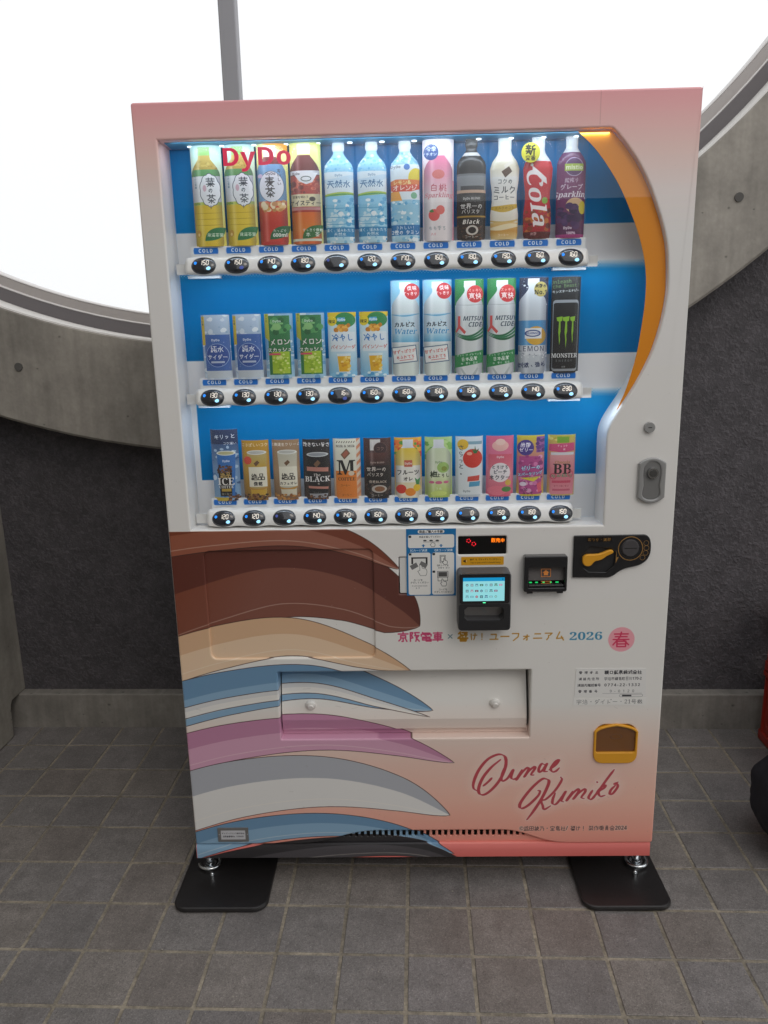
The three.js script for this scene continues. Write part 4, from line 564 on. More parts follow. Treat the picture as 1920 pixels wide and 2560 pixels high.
// sheet of width w, height h, bulging towards the glass; prof cuts it to a bottle's outline
function shell(w, h, bulge, prof) {
  const rows = [], nv = prof ? 60 : 2, nu = 14;
  for (let j = 0; j <= nv; j++) { const v = j / nv, row = []; for (let i = 0; i <= nu; i++) { const a = i / nu * 2 - 1, k = prof ? at(prof, v) * 2 : 1, x = a * k * w / 2; row.push([x, h * (1 - v), bulge * k * Math.sqrt(Math.max(0, 1 - a * a * 0.97))]); } rows.push(row); }
  return sheet(rows.reverse(), ([x, y]) => [x / w + 0.5, y / h]);
}
const PX = 168;
class Pen { // canvas of one card; coordinates: u 0..1 across, v 0..1 down
  constructor(w, h) { this.W = PX; this.H = Math.round(PX * h / w); this.c = canvas(this.W, this.H); this.g = this.c.getContext('2d'); this.A = this.H / this.W; }
  rect(u0, v0, u1, v1, c) { this.g.fillStyle = c; this.g.fillRect(u0 * this.W, v0 * this.H, (u1 - u0) * this.W, (v1 - v0) * this.H); return this; }
  grad(u0, v0, u1, v1, ...cs) { const gr = this.g.createLinearGradient(0, v0 * this.H, 0, v1 * this.H); cs.forEach((c, i) => gr.addColorStop(i / (cs.length - 1), c)); return this.rect(u0, v0, u1, v1, gr); }
  poly(pts, c, line) { const g = this.g; g.beginPath(); pts.forEach(([u, v], i) => i ? g.lineTo(u * this.W, v * this.H) : g.moveTo(u * this.W, v * this.H)); g.closePath(); if (c) { g.fillStyle = c; g.fill(); } if (line) { g.strokeStyle = line; g.lineWidth = 3; g.stroke(); } return this; }
  ell(u, v, ru, rv, c, line, lw = 3) { const g = this.g; g.beginPath(); g.ellipse(u * this.W, v * this.H, ru * this.W, rv * this.W, 0, 0, 7); if (c) { g.fillStyle = c; g.fill(); } if (line) { g.strokeStyle = line; g.lineWidth = lw; g.stroke(); } return this; }
  t(s, u, v, size, c, o) { txt(this.g, s, u * this.W, v * this.H, size * this.W, c, o); return this; }
  bottle(prof, v0, v1, c, cx = 0.5, k = 1) { const L = [], R = []; for (let i = 0; i <= 50; i++) { const v = i / 50, w = at(prof, v) * k; L.push([cx - w, v0 + (v1 - v0) * v]); R.push([cx + w, v0 + (v1 - v0) * v]); } const g = this.g; g.save(); this.poly([...L, ...R.reverse()], c); return this; }
  clipBottle(prof, v0, v1, f, cx = 0.5, k = 1) { const g = this.g; this.bottle(prof, v0, v1, null, cx, k); g.clip(); f(this); for (const [u0, u1, c0, c1] of [[cx - 0.47, cx - 0.22, 'rgba(20,20,40,0.30)', 'rgba(20,20,40,0)'], [cx + 0.25, cx + 0.48, 'rgba(20,20,40,0)', 'rgba(20,20,40,0.34)'], [cx - 0.3, cx - 0.2, 'rgba(255,255,255,0)', 'rgba(255,255,255,0.28)'], [cx - 0.2, cx - 0.1, 'rgba(255,255,255,0.28)', 'rgba(255,255,255,0)']]) { const q = g.createLinearGradient(u0 * this.W, 0, u1 * this.W, 0); q.addColorStop(0, c0); q.addColorStop(1, c1); this.rect(u0, 0, u1, 1, q); } g.restore(); return this; }  // side shading and a highlight streak are painted into the bottle print
  speck(n, u0, v0, u1, v1, cs, r0 = 0.01, r1 = 0.04) { for (let i = 0; i < n; i++) { const r = rr(r0, r1); this.ell(rr(u0, u1), rr(v0, v1), r, r * rr(0.5, 1.1), cs[i % cs.length]); } return this; }
  wave(u0, u1, v, dv, th, c, ph = 0) { const up = [], dn = []; for (let i = 0; i <= 20; i++) { const t = i / 20, u = u0 + (u1 - u0) * t, y = v + dv * Math.sin(t * 3.6 + ph); up.push([u, y]); dn.push([u, y + th * (0.4 + Math.sin(t * 3.1))]); } return this.poly([...up, ...dn.reverse()], c); }
}
const leaf = (p, c, a, b) => { const g = p.g, W = p.W, H = p.H; g.fillStyle = c; g.beginPath(); g.moveTo(0.34 * W, 0.945 * H); g.bezierCurveTo(0.34 * W, 0.85 * H, 0.6 * W, 0.8 * H, 1.0 * W, 0.81 * H); g.bezierCurveTo(0.98 * W, 0.9 * H, 0.86 * W, 0.945 * H, 0.34 * W, 0.945 * H); g.fill(); if (b) p.t(a, 0.67, 0.858, 0.105, '#e8f0e4').t(b, 0.67, 0.903, 0.15, '#f2f6ee'); else p.t(a, 0.68, 0.885, 0.125, '#d5e6cf'); };
const logo = (p, u, v, s, c) => p.t('DyDo', u, v, s, c, { sx: 1.1 });
const shade = (p, prof, v0, v1) => p;
const tea = (p) => {
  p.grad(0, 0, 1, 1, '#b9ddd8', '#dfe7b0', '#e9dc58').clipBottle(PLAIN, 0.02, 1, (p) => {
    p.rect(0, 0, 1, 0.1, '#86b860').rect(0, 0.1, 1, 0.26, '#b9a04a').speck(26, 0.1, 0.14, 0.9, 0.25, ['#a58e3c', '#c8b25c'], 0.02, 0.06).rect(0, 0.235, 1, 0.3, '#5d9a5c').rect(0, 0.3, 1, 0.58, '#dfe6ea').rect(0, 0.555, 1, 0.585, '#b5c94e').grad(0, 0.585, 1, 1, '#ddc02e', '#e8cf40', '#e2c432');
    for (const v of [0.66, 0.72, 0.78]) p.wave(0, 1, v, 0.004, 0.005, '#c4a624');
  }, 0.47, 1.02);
  const pts = []; for (let i = 0; i < 120; i++) { const a = i / 120 * Math.PI * 2, k = 1 + 0.07 * Math.abs(Math.sin(a * 5)); pts.push([0.6 + 0.31 * k * Math.cos(a), 0.44 + 0.155 * k * Math.sin(a)]); }
  p.poly(pts, '#e6ebef', '#2d4150'); p.rect(0.59, 0.59, 0.61, 0.625, '#2d4150');
  p.t('葉', 0.63, 0.36, 0.29, '#26343f', { wt: 0.09 }).t('の', 0.62, 0.44, 0.17, '#26343f', { wt: 0.1 }).t('茶', 0.63, 0.525, 0.29, '#26343f', { wt: 0.09 }).ell(0.43, 0.42, 0.06, 0.1, '#d3b5c2');
  p.t('ほろやかな茶葉', 0.14, 0.33, 0.075, '#5b7a8c', { v: true }); logo(p, 0.15, 0.57, 0.075, '#3f7a3c');
  p.ell(0.14, 0.87, 0.085, 0.11, '#c49a40').ell(0.14, 0.88, 0.035, 0.05, '#e8d28a'); leaf(p, '#2e7d4c', '厳選茶葉');
};
const water = (p) => {
  p.grad(0, 0, 1, 1, '#a9d8ee', '#7cc4e6', '#bfe4f2').rect(0, 0, 1, 0.085, '#dfe8ee').speck(60, 0, 0.12, 1, 0.3, ['#d6eef6', '#6cb8de', '#9ad2ea'], 0.02, 0.07).speck(90, 0, 0.56, 1, 1, ['#d2ecf6', '#56a9d6', '#8ccae8', '#eef8fb'], 0.02, 0.09);
  for (const v of [0.64, 0.73, 0.8]) p.wave(0, 1, v, 0.006, 0.006, '#5faed6');
  p.rect(0, 0.29, 1, 0.52, '#dbe9f1').wave(0, 1, 0.34, 0.02, 0.06, '#c4dcec', 1).t('DyDo', 0.5, 0.325, 0.09, '#7ba0bd').t('天然水', 0.5, 0.41, 0.25, '#2f6a9c', { wt: 0.1 }).wave(0, 1, 0.5, 0.012, 0.026, '#a9c64a', 2.4).wave(0, 1, 0.515, 0.012, 0.012, '#4f9a52', 2.4);
  p.rect(0.02, 0.84, 0.98, 0.935, '#3a8fc0').t('清く、澄みわたる', 0.5, 0.868, 0.11, '#eaf6fb').t('天然水', 0.5, 0.91, 0.13, '#eaf6fb');
};
const R1 = [
  { d: tea, label: 'green tea sample card with cloud emblem, first from the left in the top row' },
  { d: tea, label: 'green tea sample card behind the D and y of the red lettering, top row' },
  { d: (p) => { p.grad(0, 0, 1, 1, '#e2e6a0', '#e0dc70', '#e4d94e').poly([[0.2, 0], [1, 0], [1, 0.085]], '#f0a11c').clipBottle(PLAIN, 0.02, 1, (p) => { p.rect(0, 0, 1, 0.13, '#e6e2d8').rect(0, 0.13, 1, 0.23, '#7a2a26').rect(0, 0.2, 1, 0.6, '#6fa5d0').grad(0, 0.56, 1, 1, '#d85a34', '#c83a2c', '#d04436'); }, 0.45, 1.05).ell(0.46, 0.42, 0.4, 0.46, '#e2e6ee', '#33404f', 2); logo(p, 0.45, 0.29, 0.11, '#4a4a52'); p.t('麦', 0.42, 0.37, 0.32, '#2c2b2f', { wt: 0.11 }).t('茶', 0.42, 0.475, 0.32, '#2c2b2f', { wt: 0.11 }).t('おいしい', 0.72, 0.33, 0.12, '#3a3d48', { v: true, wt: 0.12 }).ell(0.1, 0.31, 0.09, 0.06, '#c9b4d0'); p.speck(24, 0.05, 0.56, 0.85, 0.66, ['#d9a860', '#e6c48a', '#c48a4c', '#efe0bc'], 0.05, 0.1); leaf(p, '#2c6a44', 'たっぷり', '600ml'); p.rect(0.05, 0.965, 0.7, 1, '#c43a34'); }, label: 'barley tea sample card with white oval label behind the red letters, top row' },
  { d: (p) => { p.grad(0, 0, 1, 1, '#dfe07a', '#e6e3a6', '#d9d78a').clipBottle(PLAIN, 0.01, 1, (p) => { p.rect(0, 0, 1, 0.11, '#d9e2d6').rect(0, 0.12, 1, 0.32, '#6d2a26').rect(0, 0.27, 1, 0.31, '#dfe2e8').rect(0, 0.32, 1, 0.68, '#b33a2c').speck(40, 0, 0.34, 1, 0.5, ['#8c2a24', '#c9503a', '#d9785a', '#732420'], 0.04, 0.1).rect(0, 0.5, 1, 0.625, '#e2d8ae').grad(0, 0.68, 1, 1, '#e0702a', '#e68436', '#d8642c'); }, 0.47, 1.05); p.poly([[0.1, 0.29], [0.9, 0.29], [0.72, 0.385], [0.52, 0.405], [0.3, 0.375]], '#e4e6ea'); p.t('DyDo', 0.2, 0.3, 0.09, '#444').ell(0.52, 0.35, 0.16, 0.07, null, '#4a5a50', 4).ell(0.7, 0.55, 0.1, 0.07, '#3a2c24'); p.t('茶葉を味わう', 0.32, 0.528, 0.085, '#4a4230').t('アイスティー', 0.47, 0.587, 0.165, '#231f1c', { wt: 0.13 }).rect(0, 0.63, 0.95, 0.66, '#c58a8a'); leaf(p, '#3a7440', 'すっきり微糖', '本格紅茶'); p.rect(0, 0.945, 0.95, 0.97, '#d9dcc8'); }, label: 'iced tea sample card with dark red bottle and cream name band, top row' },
  { d: water, prof: BOTTLE, label: 'clear mineral water sample above the unlit price button, top row' },
  { d: water, prof: BOTTLE, label: 'clear mineral water sample above the price of 120, top row' },
  { d: (p) => { p.grad(0, 0, 1, 1, '#a9d4e8', '#8ac4e0', '#b4dcec').rect(0, 0, 1, 0.1, '#dfe6ea').speck(40, 0, 0.12, 1, 0.22, ['#d0e8f0', '#7cb8d6'], 0.03, 0.07).rect(0, 0.235, 1, 0.58, '#dde8ee').ell(0.86, 0.37, 0.26, 0.3, '#e3cf3c').ell(0.56, 0.26, 0.1, 0.09, '#4a7cc0'); logo(p, 0.2, 0.255, 0.11, '#555b66'); p.poly([[0, 0.4], [0.2, 0.38], [1, 0.385], [1, 0.46], [0.8, 0.49], [0, 0.49]], '#e07a3a').poly([[0, 0.44], [1, 0.43], [1, 0.47], [0.7, 0.5], [0.1, 0.5]], '#d84f38').t('レモン&', 0.4, 0.41, 0.15, '#f4e6a0', { wt: 0.12 }).t('オレンジ', 0.5, 0.462, 0.19, '#f8e4d8', { wt: 0.12 }).poly([[0, 0.5], [0.3, 0.5], [0.4, 0.59], [0, 0.59]], '#eba43a').ell(0.78, 0.54, 0.1, 0.1, '#6fae88').speck(80, 0, 0.6, 1, 1, ['#d2ecf6', '#56a9d6', '#8ccae8', '#eef8fb'], 0.02, 0.08).rect(0.02, 0.83, 0.98, 0.935, '#2f7cb8').t('うれしい!', 0.5, 0.858, 0.125, '#eaf4fb').t('2種のビタミン', 0.5, 0.905, 0.145, '#f2f8fb', { wt: 0.12 }); }, prof: BOTTLE, label: 'lemon and orange vitamin water sample with red orange name band, top row' },
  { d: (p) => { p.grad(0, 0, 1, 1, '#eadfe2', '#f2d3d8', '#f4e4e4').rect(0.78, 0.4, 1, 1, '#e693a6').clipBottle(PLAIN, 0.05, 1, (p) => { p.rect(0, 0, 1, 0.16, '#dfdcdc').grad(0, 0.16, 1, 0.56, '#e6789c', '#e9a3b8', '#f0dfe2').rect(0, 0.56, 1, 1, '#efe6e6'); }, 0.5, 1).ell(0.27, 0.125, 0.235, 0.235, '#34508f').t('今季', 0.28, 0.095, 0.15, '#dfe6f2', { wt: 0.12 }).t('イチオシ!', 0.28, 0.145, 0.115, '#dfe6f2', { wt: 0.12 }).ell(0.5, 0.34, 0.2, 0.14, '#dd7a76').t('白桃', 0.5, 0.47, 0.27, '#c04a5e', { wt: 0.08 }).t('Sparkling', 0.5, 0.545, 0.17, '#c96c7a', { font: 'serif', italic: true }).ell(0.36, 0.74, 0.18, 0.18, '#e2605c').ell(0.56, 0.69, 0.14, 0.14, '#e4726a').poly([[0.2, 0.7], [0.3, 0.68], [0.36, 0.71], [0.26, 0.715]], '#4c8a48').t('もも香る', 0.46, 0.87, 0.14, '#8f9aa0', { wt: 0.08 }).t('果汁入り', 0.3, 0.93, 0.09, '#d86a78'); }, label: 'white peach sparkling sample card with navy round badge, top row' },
  { d: (p) => { p.grad(0, 0, 1, 1, '#17130f', '#0f0d0d', '#2a1b12').rect(0, 0, 1, 0.13, '#1d1714').rect(0, 0.13, 1, 0.165, '#c9c6c2').rect(0, 0.34, 1, 0.36, '#6f7276').rect(0, 0.36, 1, 0.5, '#83888c').rect(0.15, 0.46, 0.9, 0.5, '#33363a').rect(0, 0.5, 1, 0.53, '#c0a088').rect(0.2, 0.555, 0.8, 0.62, '#30302f').t('DyDo BLEND', 0.5, 0.585, 0.085, '#c9c9c6').t('世界一の', 0.5, 0.66, 0.175, '#dcdad6', { wt: 0.11 }).t('バリスタ', 0.48, 0.713, 0.145, '#dcdad6', { wt: 0.11 }).rect(0, 0.755, 1, 0.772, '#a8842e').t('Black', 0.48, 0.815, 0.17, '#f0ece4', { ls: 3, italic: true }).rect(0, 0.845, 1, 1, '#2a1b14').speck(40, 0, 0.85, 1, 1, ['#4a2f20', '#241610', '#5c3c28'], 0.03, 0.06).ell(0.52, 0.9, 0.2, 0.15, '#cfc8be').ell(0.52, 0.9, 0.13, 0.1, '#1a0f0a').t('コーヒー飲料', 0.55, 0.965, 0.11, '#d8d2c8'); }, prof: BOTTLE, label: 'black coffee bottle sample with black cap and gold stripe, top row' },
  { d: (p) => { p.grad(0, 0, 1, 1, '#e6e6e2', '#e9e8e4', '#e6dcc2').rect(0, 0, 1, 0.17, '#dfe2e2').grad(0, 0.17, 1, 0.38, '#eee9dc', '#d6cdb4', '#e9e6dc').poly([[0.38, 0.33], [0.62, 0.28], [0.72, 0.33], [0.5, 0.39]], '#5a4334').poly([[0.45, 0.27], [0.7, 0.22], [0.74, 0.25], [0.5, 0.3]], '#ded6c8').t('コクの', 0.5, 0.425, 0.16, '#54585c', { wt: 0.11 }).t('ミルク', 0.5, 0.505, 0.24, '#34383c', { wt: 0.11 }).t('コーヒー', 0.48, 0.58, 0.165, '#4a4e52', { wt: 0.12 }).wave(0, 1, 0.655, 0.01, 0.05, '#c9a636', 1).t('ミルクのコク', 0.5, 0.685, 0.1, '#8a6a18').wave(0, 1, 0.8, 0.02, 0.02, '#d6b468').grad(0, 0.83, 1, 1, '#e2c27e', '#d09a44', '#e8d09a').wave(0, 1, 0.86, 0.02, 0.04, '#f0e0b8', 2).t('コーヒー飲料', 0.5, 0.955, 0.09, '#fff6e0'); }, prof: CURVY, label: 'white milk coffee bottle sample with gold waves, top row' },
  { d: (p) => { p.grad(0, 0, 1, 1, '#c8202c', '#c9222e', '#a31b26').rect(0, 0, 1, 0.235, '#dfe2e4').speck(40, 0, 0.72, 1, 0.97, ['#8a3a1c', '#b3561e', '#6a2216', '#c4702a'], 0.03, 0.1).rect(0, 0.93, 1, 1, '#5a1a1a').t('Cola', 0.46, 0.58, 0.62, '#f3eded', { rot: 1.42, font: 'serif', italic: true, sx: 1.22 }).poly([[0.3, 0.28], [0.75, 0.4], [0.78, 0.46], [0.66, 0.44], [0.3, 0.33]], '#f3eded').ell(0.28, 0.27, 0.05, 0.05, '#f3eded').ell(0.72, 0.62, 0.1, 0.1, '#86b23c').t('炭酸飲料', 0.42, 0.95, 0.1, '#c9a0a0'); }, prof: CURVY, badge: 1, label: 'red cola bottle sample with white script and yellow badge, top row' },
  { d: (p) => { p.grad(0, 0, 1, 1, '#5c2a5a', '#7a2f66', '#54244f').rect(0, 0, 1, 0.155, '#cfd3d6').ell(0.56, 0.3, 0.28, 0.27, '#5a3266', '#b4a6c4', 4).rect(0.26, 0.27, 0.86, 0.34, '#a8bf4a').t('mistio', 0.56, 0.305, 0.17, '#f0f4dc').t('超搾り', 0.5, 0.43, 0.15, '#d8cadc', { wt: 0.1 }).t('グレープ', 0.5, 0.495, 0.175, '#e8dcec', { wt: 0.11 }).t('Sparkling', 0.5, 0.57, 0.21, '#e9e4ec', { italic: true, font: 'serif' }).ell(0.62, 0.68, 0.3, 0.24, '#d9b48c').speck(30, 0.1, 0.68, 0.85, 0.88, ['#3d2350', '#4a2b60', '#35204a', '#573468'], 0.09, 0.14).ell(0.86, 0.7, 0.12, 0.2, '#d6c63c').t('DyDo', 0.4, 0.9, 0.1, '#f0e6f0').t('果汁100%', 0.45, 0.95, 0.11, '#f0dcec').rect(0, 0.965, 1, 1, '#a8387e'); }, prof: PLAIN, label: 'purple grape soda bottle sample, last in the top row' },
];
const ice = (p, n, c) => p.speck(n, 0, 0, 1, 1, c, 0.03, 0.1);
const cider = (p) => { p.grad(0, 0, 1, 1, '#b7cbe0', '#9fb6d2', '#c2d2e2'); ice(p, 70, ['#d3e0ec', '#93aecb', '#b3c8de', '#e2ebf2']); p.rect(0.1, 0.3, 0.98, 0.86, '#3d66ae').ell(0.54, 0.62, 0.4, 0.4, '#2a4f9c', '#9fb8de', 3).speck(24, 0.15, 0.36, 0.95, 0.85, ['#6d92cc', '#b9cdea'], 0.006, 0.016).rect(0.12, 0.86, 1, 0.97, '#c6d0d8'); logo(p, 0.5, 0.385, 0.1, '#dfe8f2'); p.t('純水', 0.54, 0.525, 0.235, '#eef2f7', { wt: 0.1 }).t('サイダー', 0.54, 0.645, 0.17, '#eef2f7', { wt: 0.12 }).rect(0.3, 0.71, 0.78, 0.74, '#b9c6da').rect(0.0, 0.02, 0.13, 0.46, '#d9bb2e').t('クリアな味', 0.065, 0.06, 0.085, '#3a4a6a', { v: true }); };
const melon = (p) => { p.grad(0, 0, 1, 1, '#8fb8d8', '#7fb2d6', '#a5cbe0'); ice(p, 50, ['#b6d4e6', '#6aa2cc', '#d6e6ee']); p.g.save(); p.rect(0.13, 0.03, 0.9, 0.94, '#2f7a46'); p.speck(26, 0.2, 0.1, 0.85, 0.3, ['#4f9a58', '#7cba74', '#256338'], 0.05, 0.12).ell(0.45, 0.2, 0.16, 0.12, '#8cc07a'); logo(p, 0.46, 0.115, 0.1, '#cfe0d0'); p.grad(0.24, 0.58, 0.86, 0.92, '#a9c832', '#9abf1e', '#b3cf3a').speck(30, 0.28, 0.62, 0.84, 0.92, ['#c6da5a', '#8cb01a', '#dbe78a'], 0.03, 0.07).t('メロン', 0.55, 0.43, 0.23, '#f4f6ee', { wt: 0.13, out: '#24502e', ow: 0.14, rot: -0.05 }).t('スカッシュ', 0.53, 0.55, 0.17, '#f4f6ee', { wt: 0.13, out: '#24502e', ow: 0.14, rot: -0.05 }).rect(0.13, 0.605, 0.55, 0.635, '#d9556a').poly([[0, 0], [0.16, 0], [0.18, 0.42], [0, 0.36]], '#b8b63a').t('シュワッと', 0.085, 0.03, 0.085, '#3a4a1a', { v: true }); };
const pine = (p) => { p.grad(0, 0, 1, 1, '#c6e2ec', '#d6e8ee', '#7fc0e4').ell(0.5, 0.02, 0.52, 0.3, '#e3c52c').ell(0.62, 0.12, 0.36, 0.26, '#2f8a4c').rect(0.36, 0.08, 0.62, 0.14, '#58b0dc'); logo(p, 0.49, 0.112, 0.1, '#f0f6f8'); p.speck(22, 0.28, 0.2, 0.75, 0.28, ['#e09a2c', '#f0b84a', '#c9801e'], 0.05, 0.09).ell(0.16, 0.13, 0.17, 0.17, '#e8cf2a').t('限定', 0.16, 0.14, 0.12, '#4a4a20', { wt: 0.12 }).rect(0.1, 0.3, 0.95, 0.6, '#e3edf2').t('冷やし', 0.53, 0.385, 0.25, '#2f78c2', { wt: 0.12 }).t('パインソーダ', 0.53, 0.53, 0.14, '#c96a62', { wt: 0.13 }).poly([[0.3, 0.63], [0.8, 0.63], [0.74, 0.92], [0.36, 0.92]], '#e0f0f4').poly([[0.32, 0.67], [0.78, 0.67], [0.73, 0.91], [0.37, 0.91]], '#e8b31c').speck(14, 0.36, 0.69, 0.74, 0.88, ['#f3cc4c', '#d99a12', '#f8e08a'], 0.04, 0.07).speck(16, 0, 0.93, 1, 1, ['#8ccaea', '#4fa2d6', '#dcf0f8'], 0.04, 0.08); };
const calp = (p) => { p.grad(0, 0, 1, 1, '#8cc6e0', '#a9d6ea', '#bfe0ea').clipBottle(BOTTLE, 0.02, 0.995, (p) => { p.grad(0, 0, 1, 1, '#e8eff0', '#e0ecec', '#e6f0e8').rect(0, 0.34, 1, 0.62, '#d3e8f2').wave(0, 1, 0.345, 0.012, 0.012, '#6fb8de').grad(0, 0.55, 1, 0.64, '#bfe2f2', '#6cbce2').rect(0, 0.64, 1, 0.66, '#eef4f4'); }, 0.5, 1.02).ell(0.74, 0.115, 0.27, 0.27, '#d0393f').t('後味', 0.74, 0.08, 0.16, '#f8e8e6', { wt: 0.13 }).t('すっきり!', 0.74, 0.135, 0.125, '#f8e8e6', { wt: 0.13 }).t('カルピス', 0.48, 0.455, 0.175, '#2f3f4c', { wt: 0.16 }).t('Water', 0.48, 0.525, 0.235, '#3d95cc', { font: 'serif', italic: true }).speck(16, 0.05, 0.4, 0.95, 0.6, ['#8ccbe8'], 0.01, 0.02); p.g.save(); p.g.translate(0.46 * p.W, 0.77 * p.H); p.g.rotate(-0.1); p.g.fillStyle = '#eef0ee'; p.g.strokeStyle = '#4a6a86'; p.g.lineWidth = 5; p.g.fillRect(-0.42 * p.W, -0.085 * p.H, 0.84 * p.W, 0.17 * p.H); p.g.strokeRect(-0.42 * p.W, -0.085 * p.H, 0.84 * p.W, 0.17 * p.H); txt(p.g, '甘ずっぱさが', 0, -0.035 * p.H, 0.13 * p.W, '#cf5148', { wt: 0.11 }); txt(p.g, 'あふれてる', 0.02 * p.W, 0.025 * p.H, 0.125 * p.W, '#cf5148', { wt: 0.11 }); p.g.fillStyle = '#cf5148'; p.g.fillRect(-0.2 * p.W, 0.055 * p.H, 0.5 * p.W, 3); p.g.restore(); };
const mitsuya = (p) => { p.grad(0, 0, 1, 1, '#2f8a4a', '#2a8446', '#27803f').clipBottle(BOTTLE, 0.02, 1, (p) => { p.grad(0, 0, 1, 1, '#e2e6e6', '#d8dede', '#dfe4e4').wave(0, 1, 0.26, 0.004, 0.006, '#b9c0c0').rect(0.0, 0.62, 0.06, 1, '#c2c9c9'); }, 0.5, 1.03).ell(0.69, 0.155, 0.29, 0.29, '#d23a3c').t('スッキリ', 0.69, 0.115, 0.12, '#f3b4ac', { wt: 0.12 }).t('爽快', 0.69, 0.175, 0.22, '#fae9e6', { wt: 0.11 }); const red = '#d4504c'; p.poly([[0.1, 0.38], [0.18, 0.38], [0.18, 0.48], [0.38, 0.545], [0.32, 0.57], [0.15, 0.51], [0.05, 0.555], [0.02, 0.535], [0.1, 0.49]], red).t('MITSUYA', 0.7, 0.405, 0.19, '#2b3f52', { italic: true }).t('CIDER', 0.75, 0.468, 0.2, '#2b3f52', { italic: true }); for (let i = 0; i < 3; i++) { const g = p.g; g.fillStyle = ['#1f6a44', '#2c7d52', '#1d6440'][i]; g.beginPath(); g.moveTo(0.02 * p.W, (0.545 + i * 0.015) * p.H); g.quadraticCurveTo(0.55 * p.W, (0.64 + i * 0.012) * p.H, 0.99 * p.W, (0.49 + i * 0.04) * p.H); g.lineTo(0.99 * p.W, (0.515 + i * 0.04) * p.H); g.quadraticCurveTo(0.5 * p.W, (0.67 + i * 0.012) * p.H, 0.02 * p.W, (0.545 + i * 0.015) * p.H); g.fill(); } p.poly([[0, 0.79], [1, 0.735], [1, 0.87], [0, 0.925]], '#2c8a4c').t('ずっと受け継がれている', 0.5, 0.785, 0.085, '#e6f2e8', { rot: -0.08 }).t('日本品質', 0.5, 0.83, 0.14, '#f2f8f2', { rot: -0.08, wt: 0.12 }).t('「水」「香り」「製法」', 0.5, 0.875, 0.085, '#e6f2e8', { rot: -0.08 }).poly([[0.3, 1], [0.18, 0.93], [0.24, 0.93], [0.4, 1]], '#b9c2c2').poly([[0.6, 1], [0.78, 0.92], [0.82, 0.93], [0.72, 1]], '#b9c2c2'); };
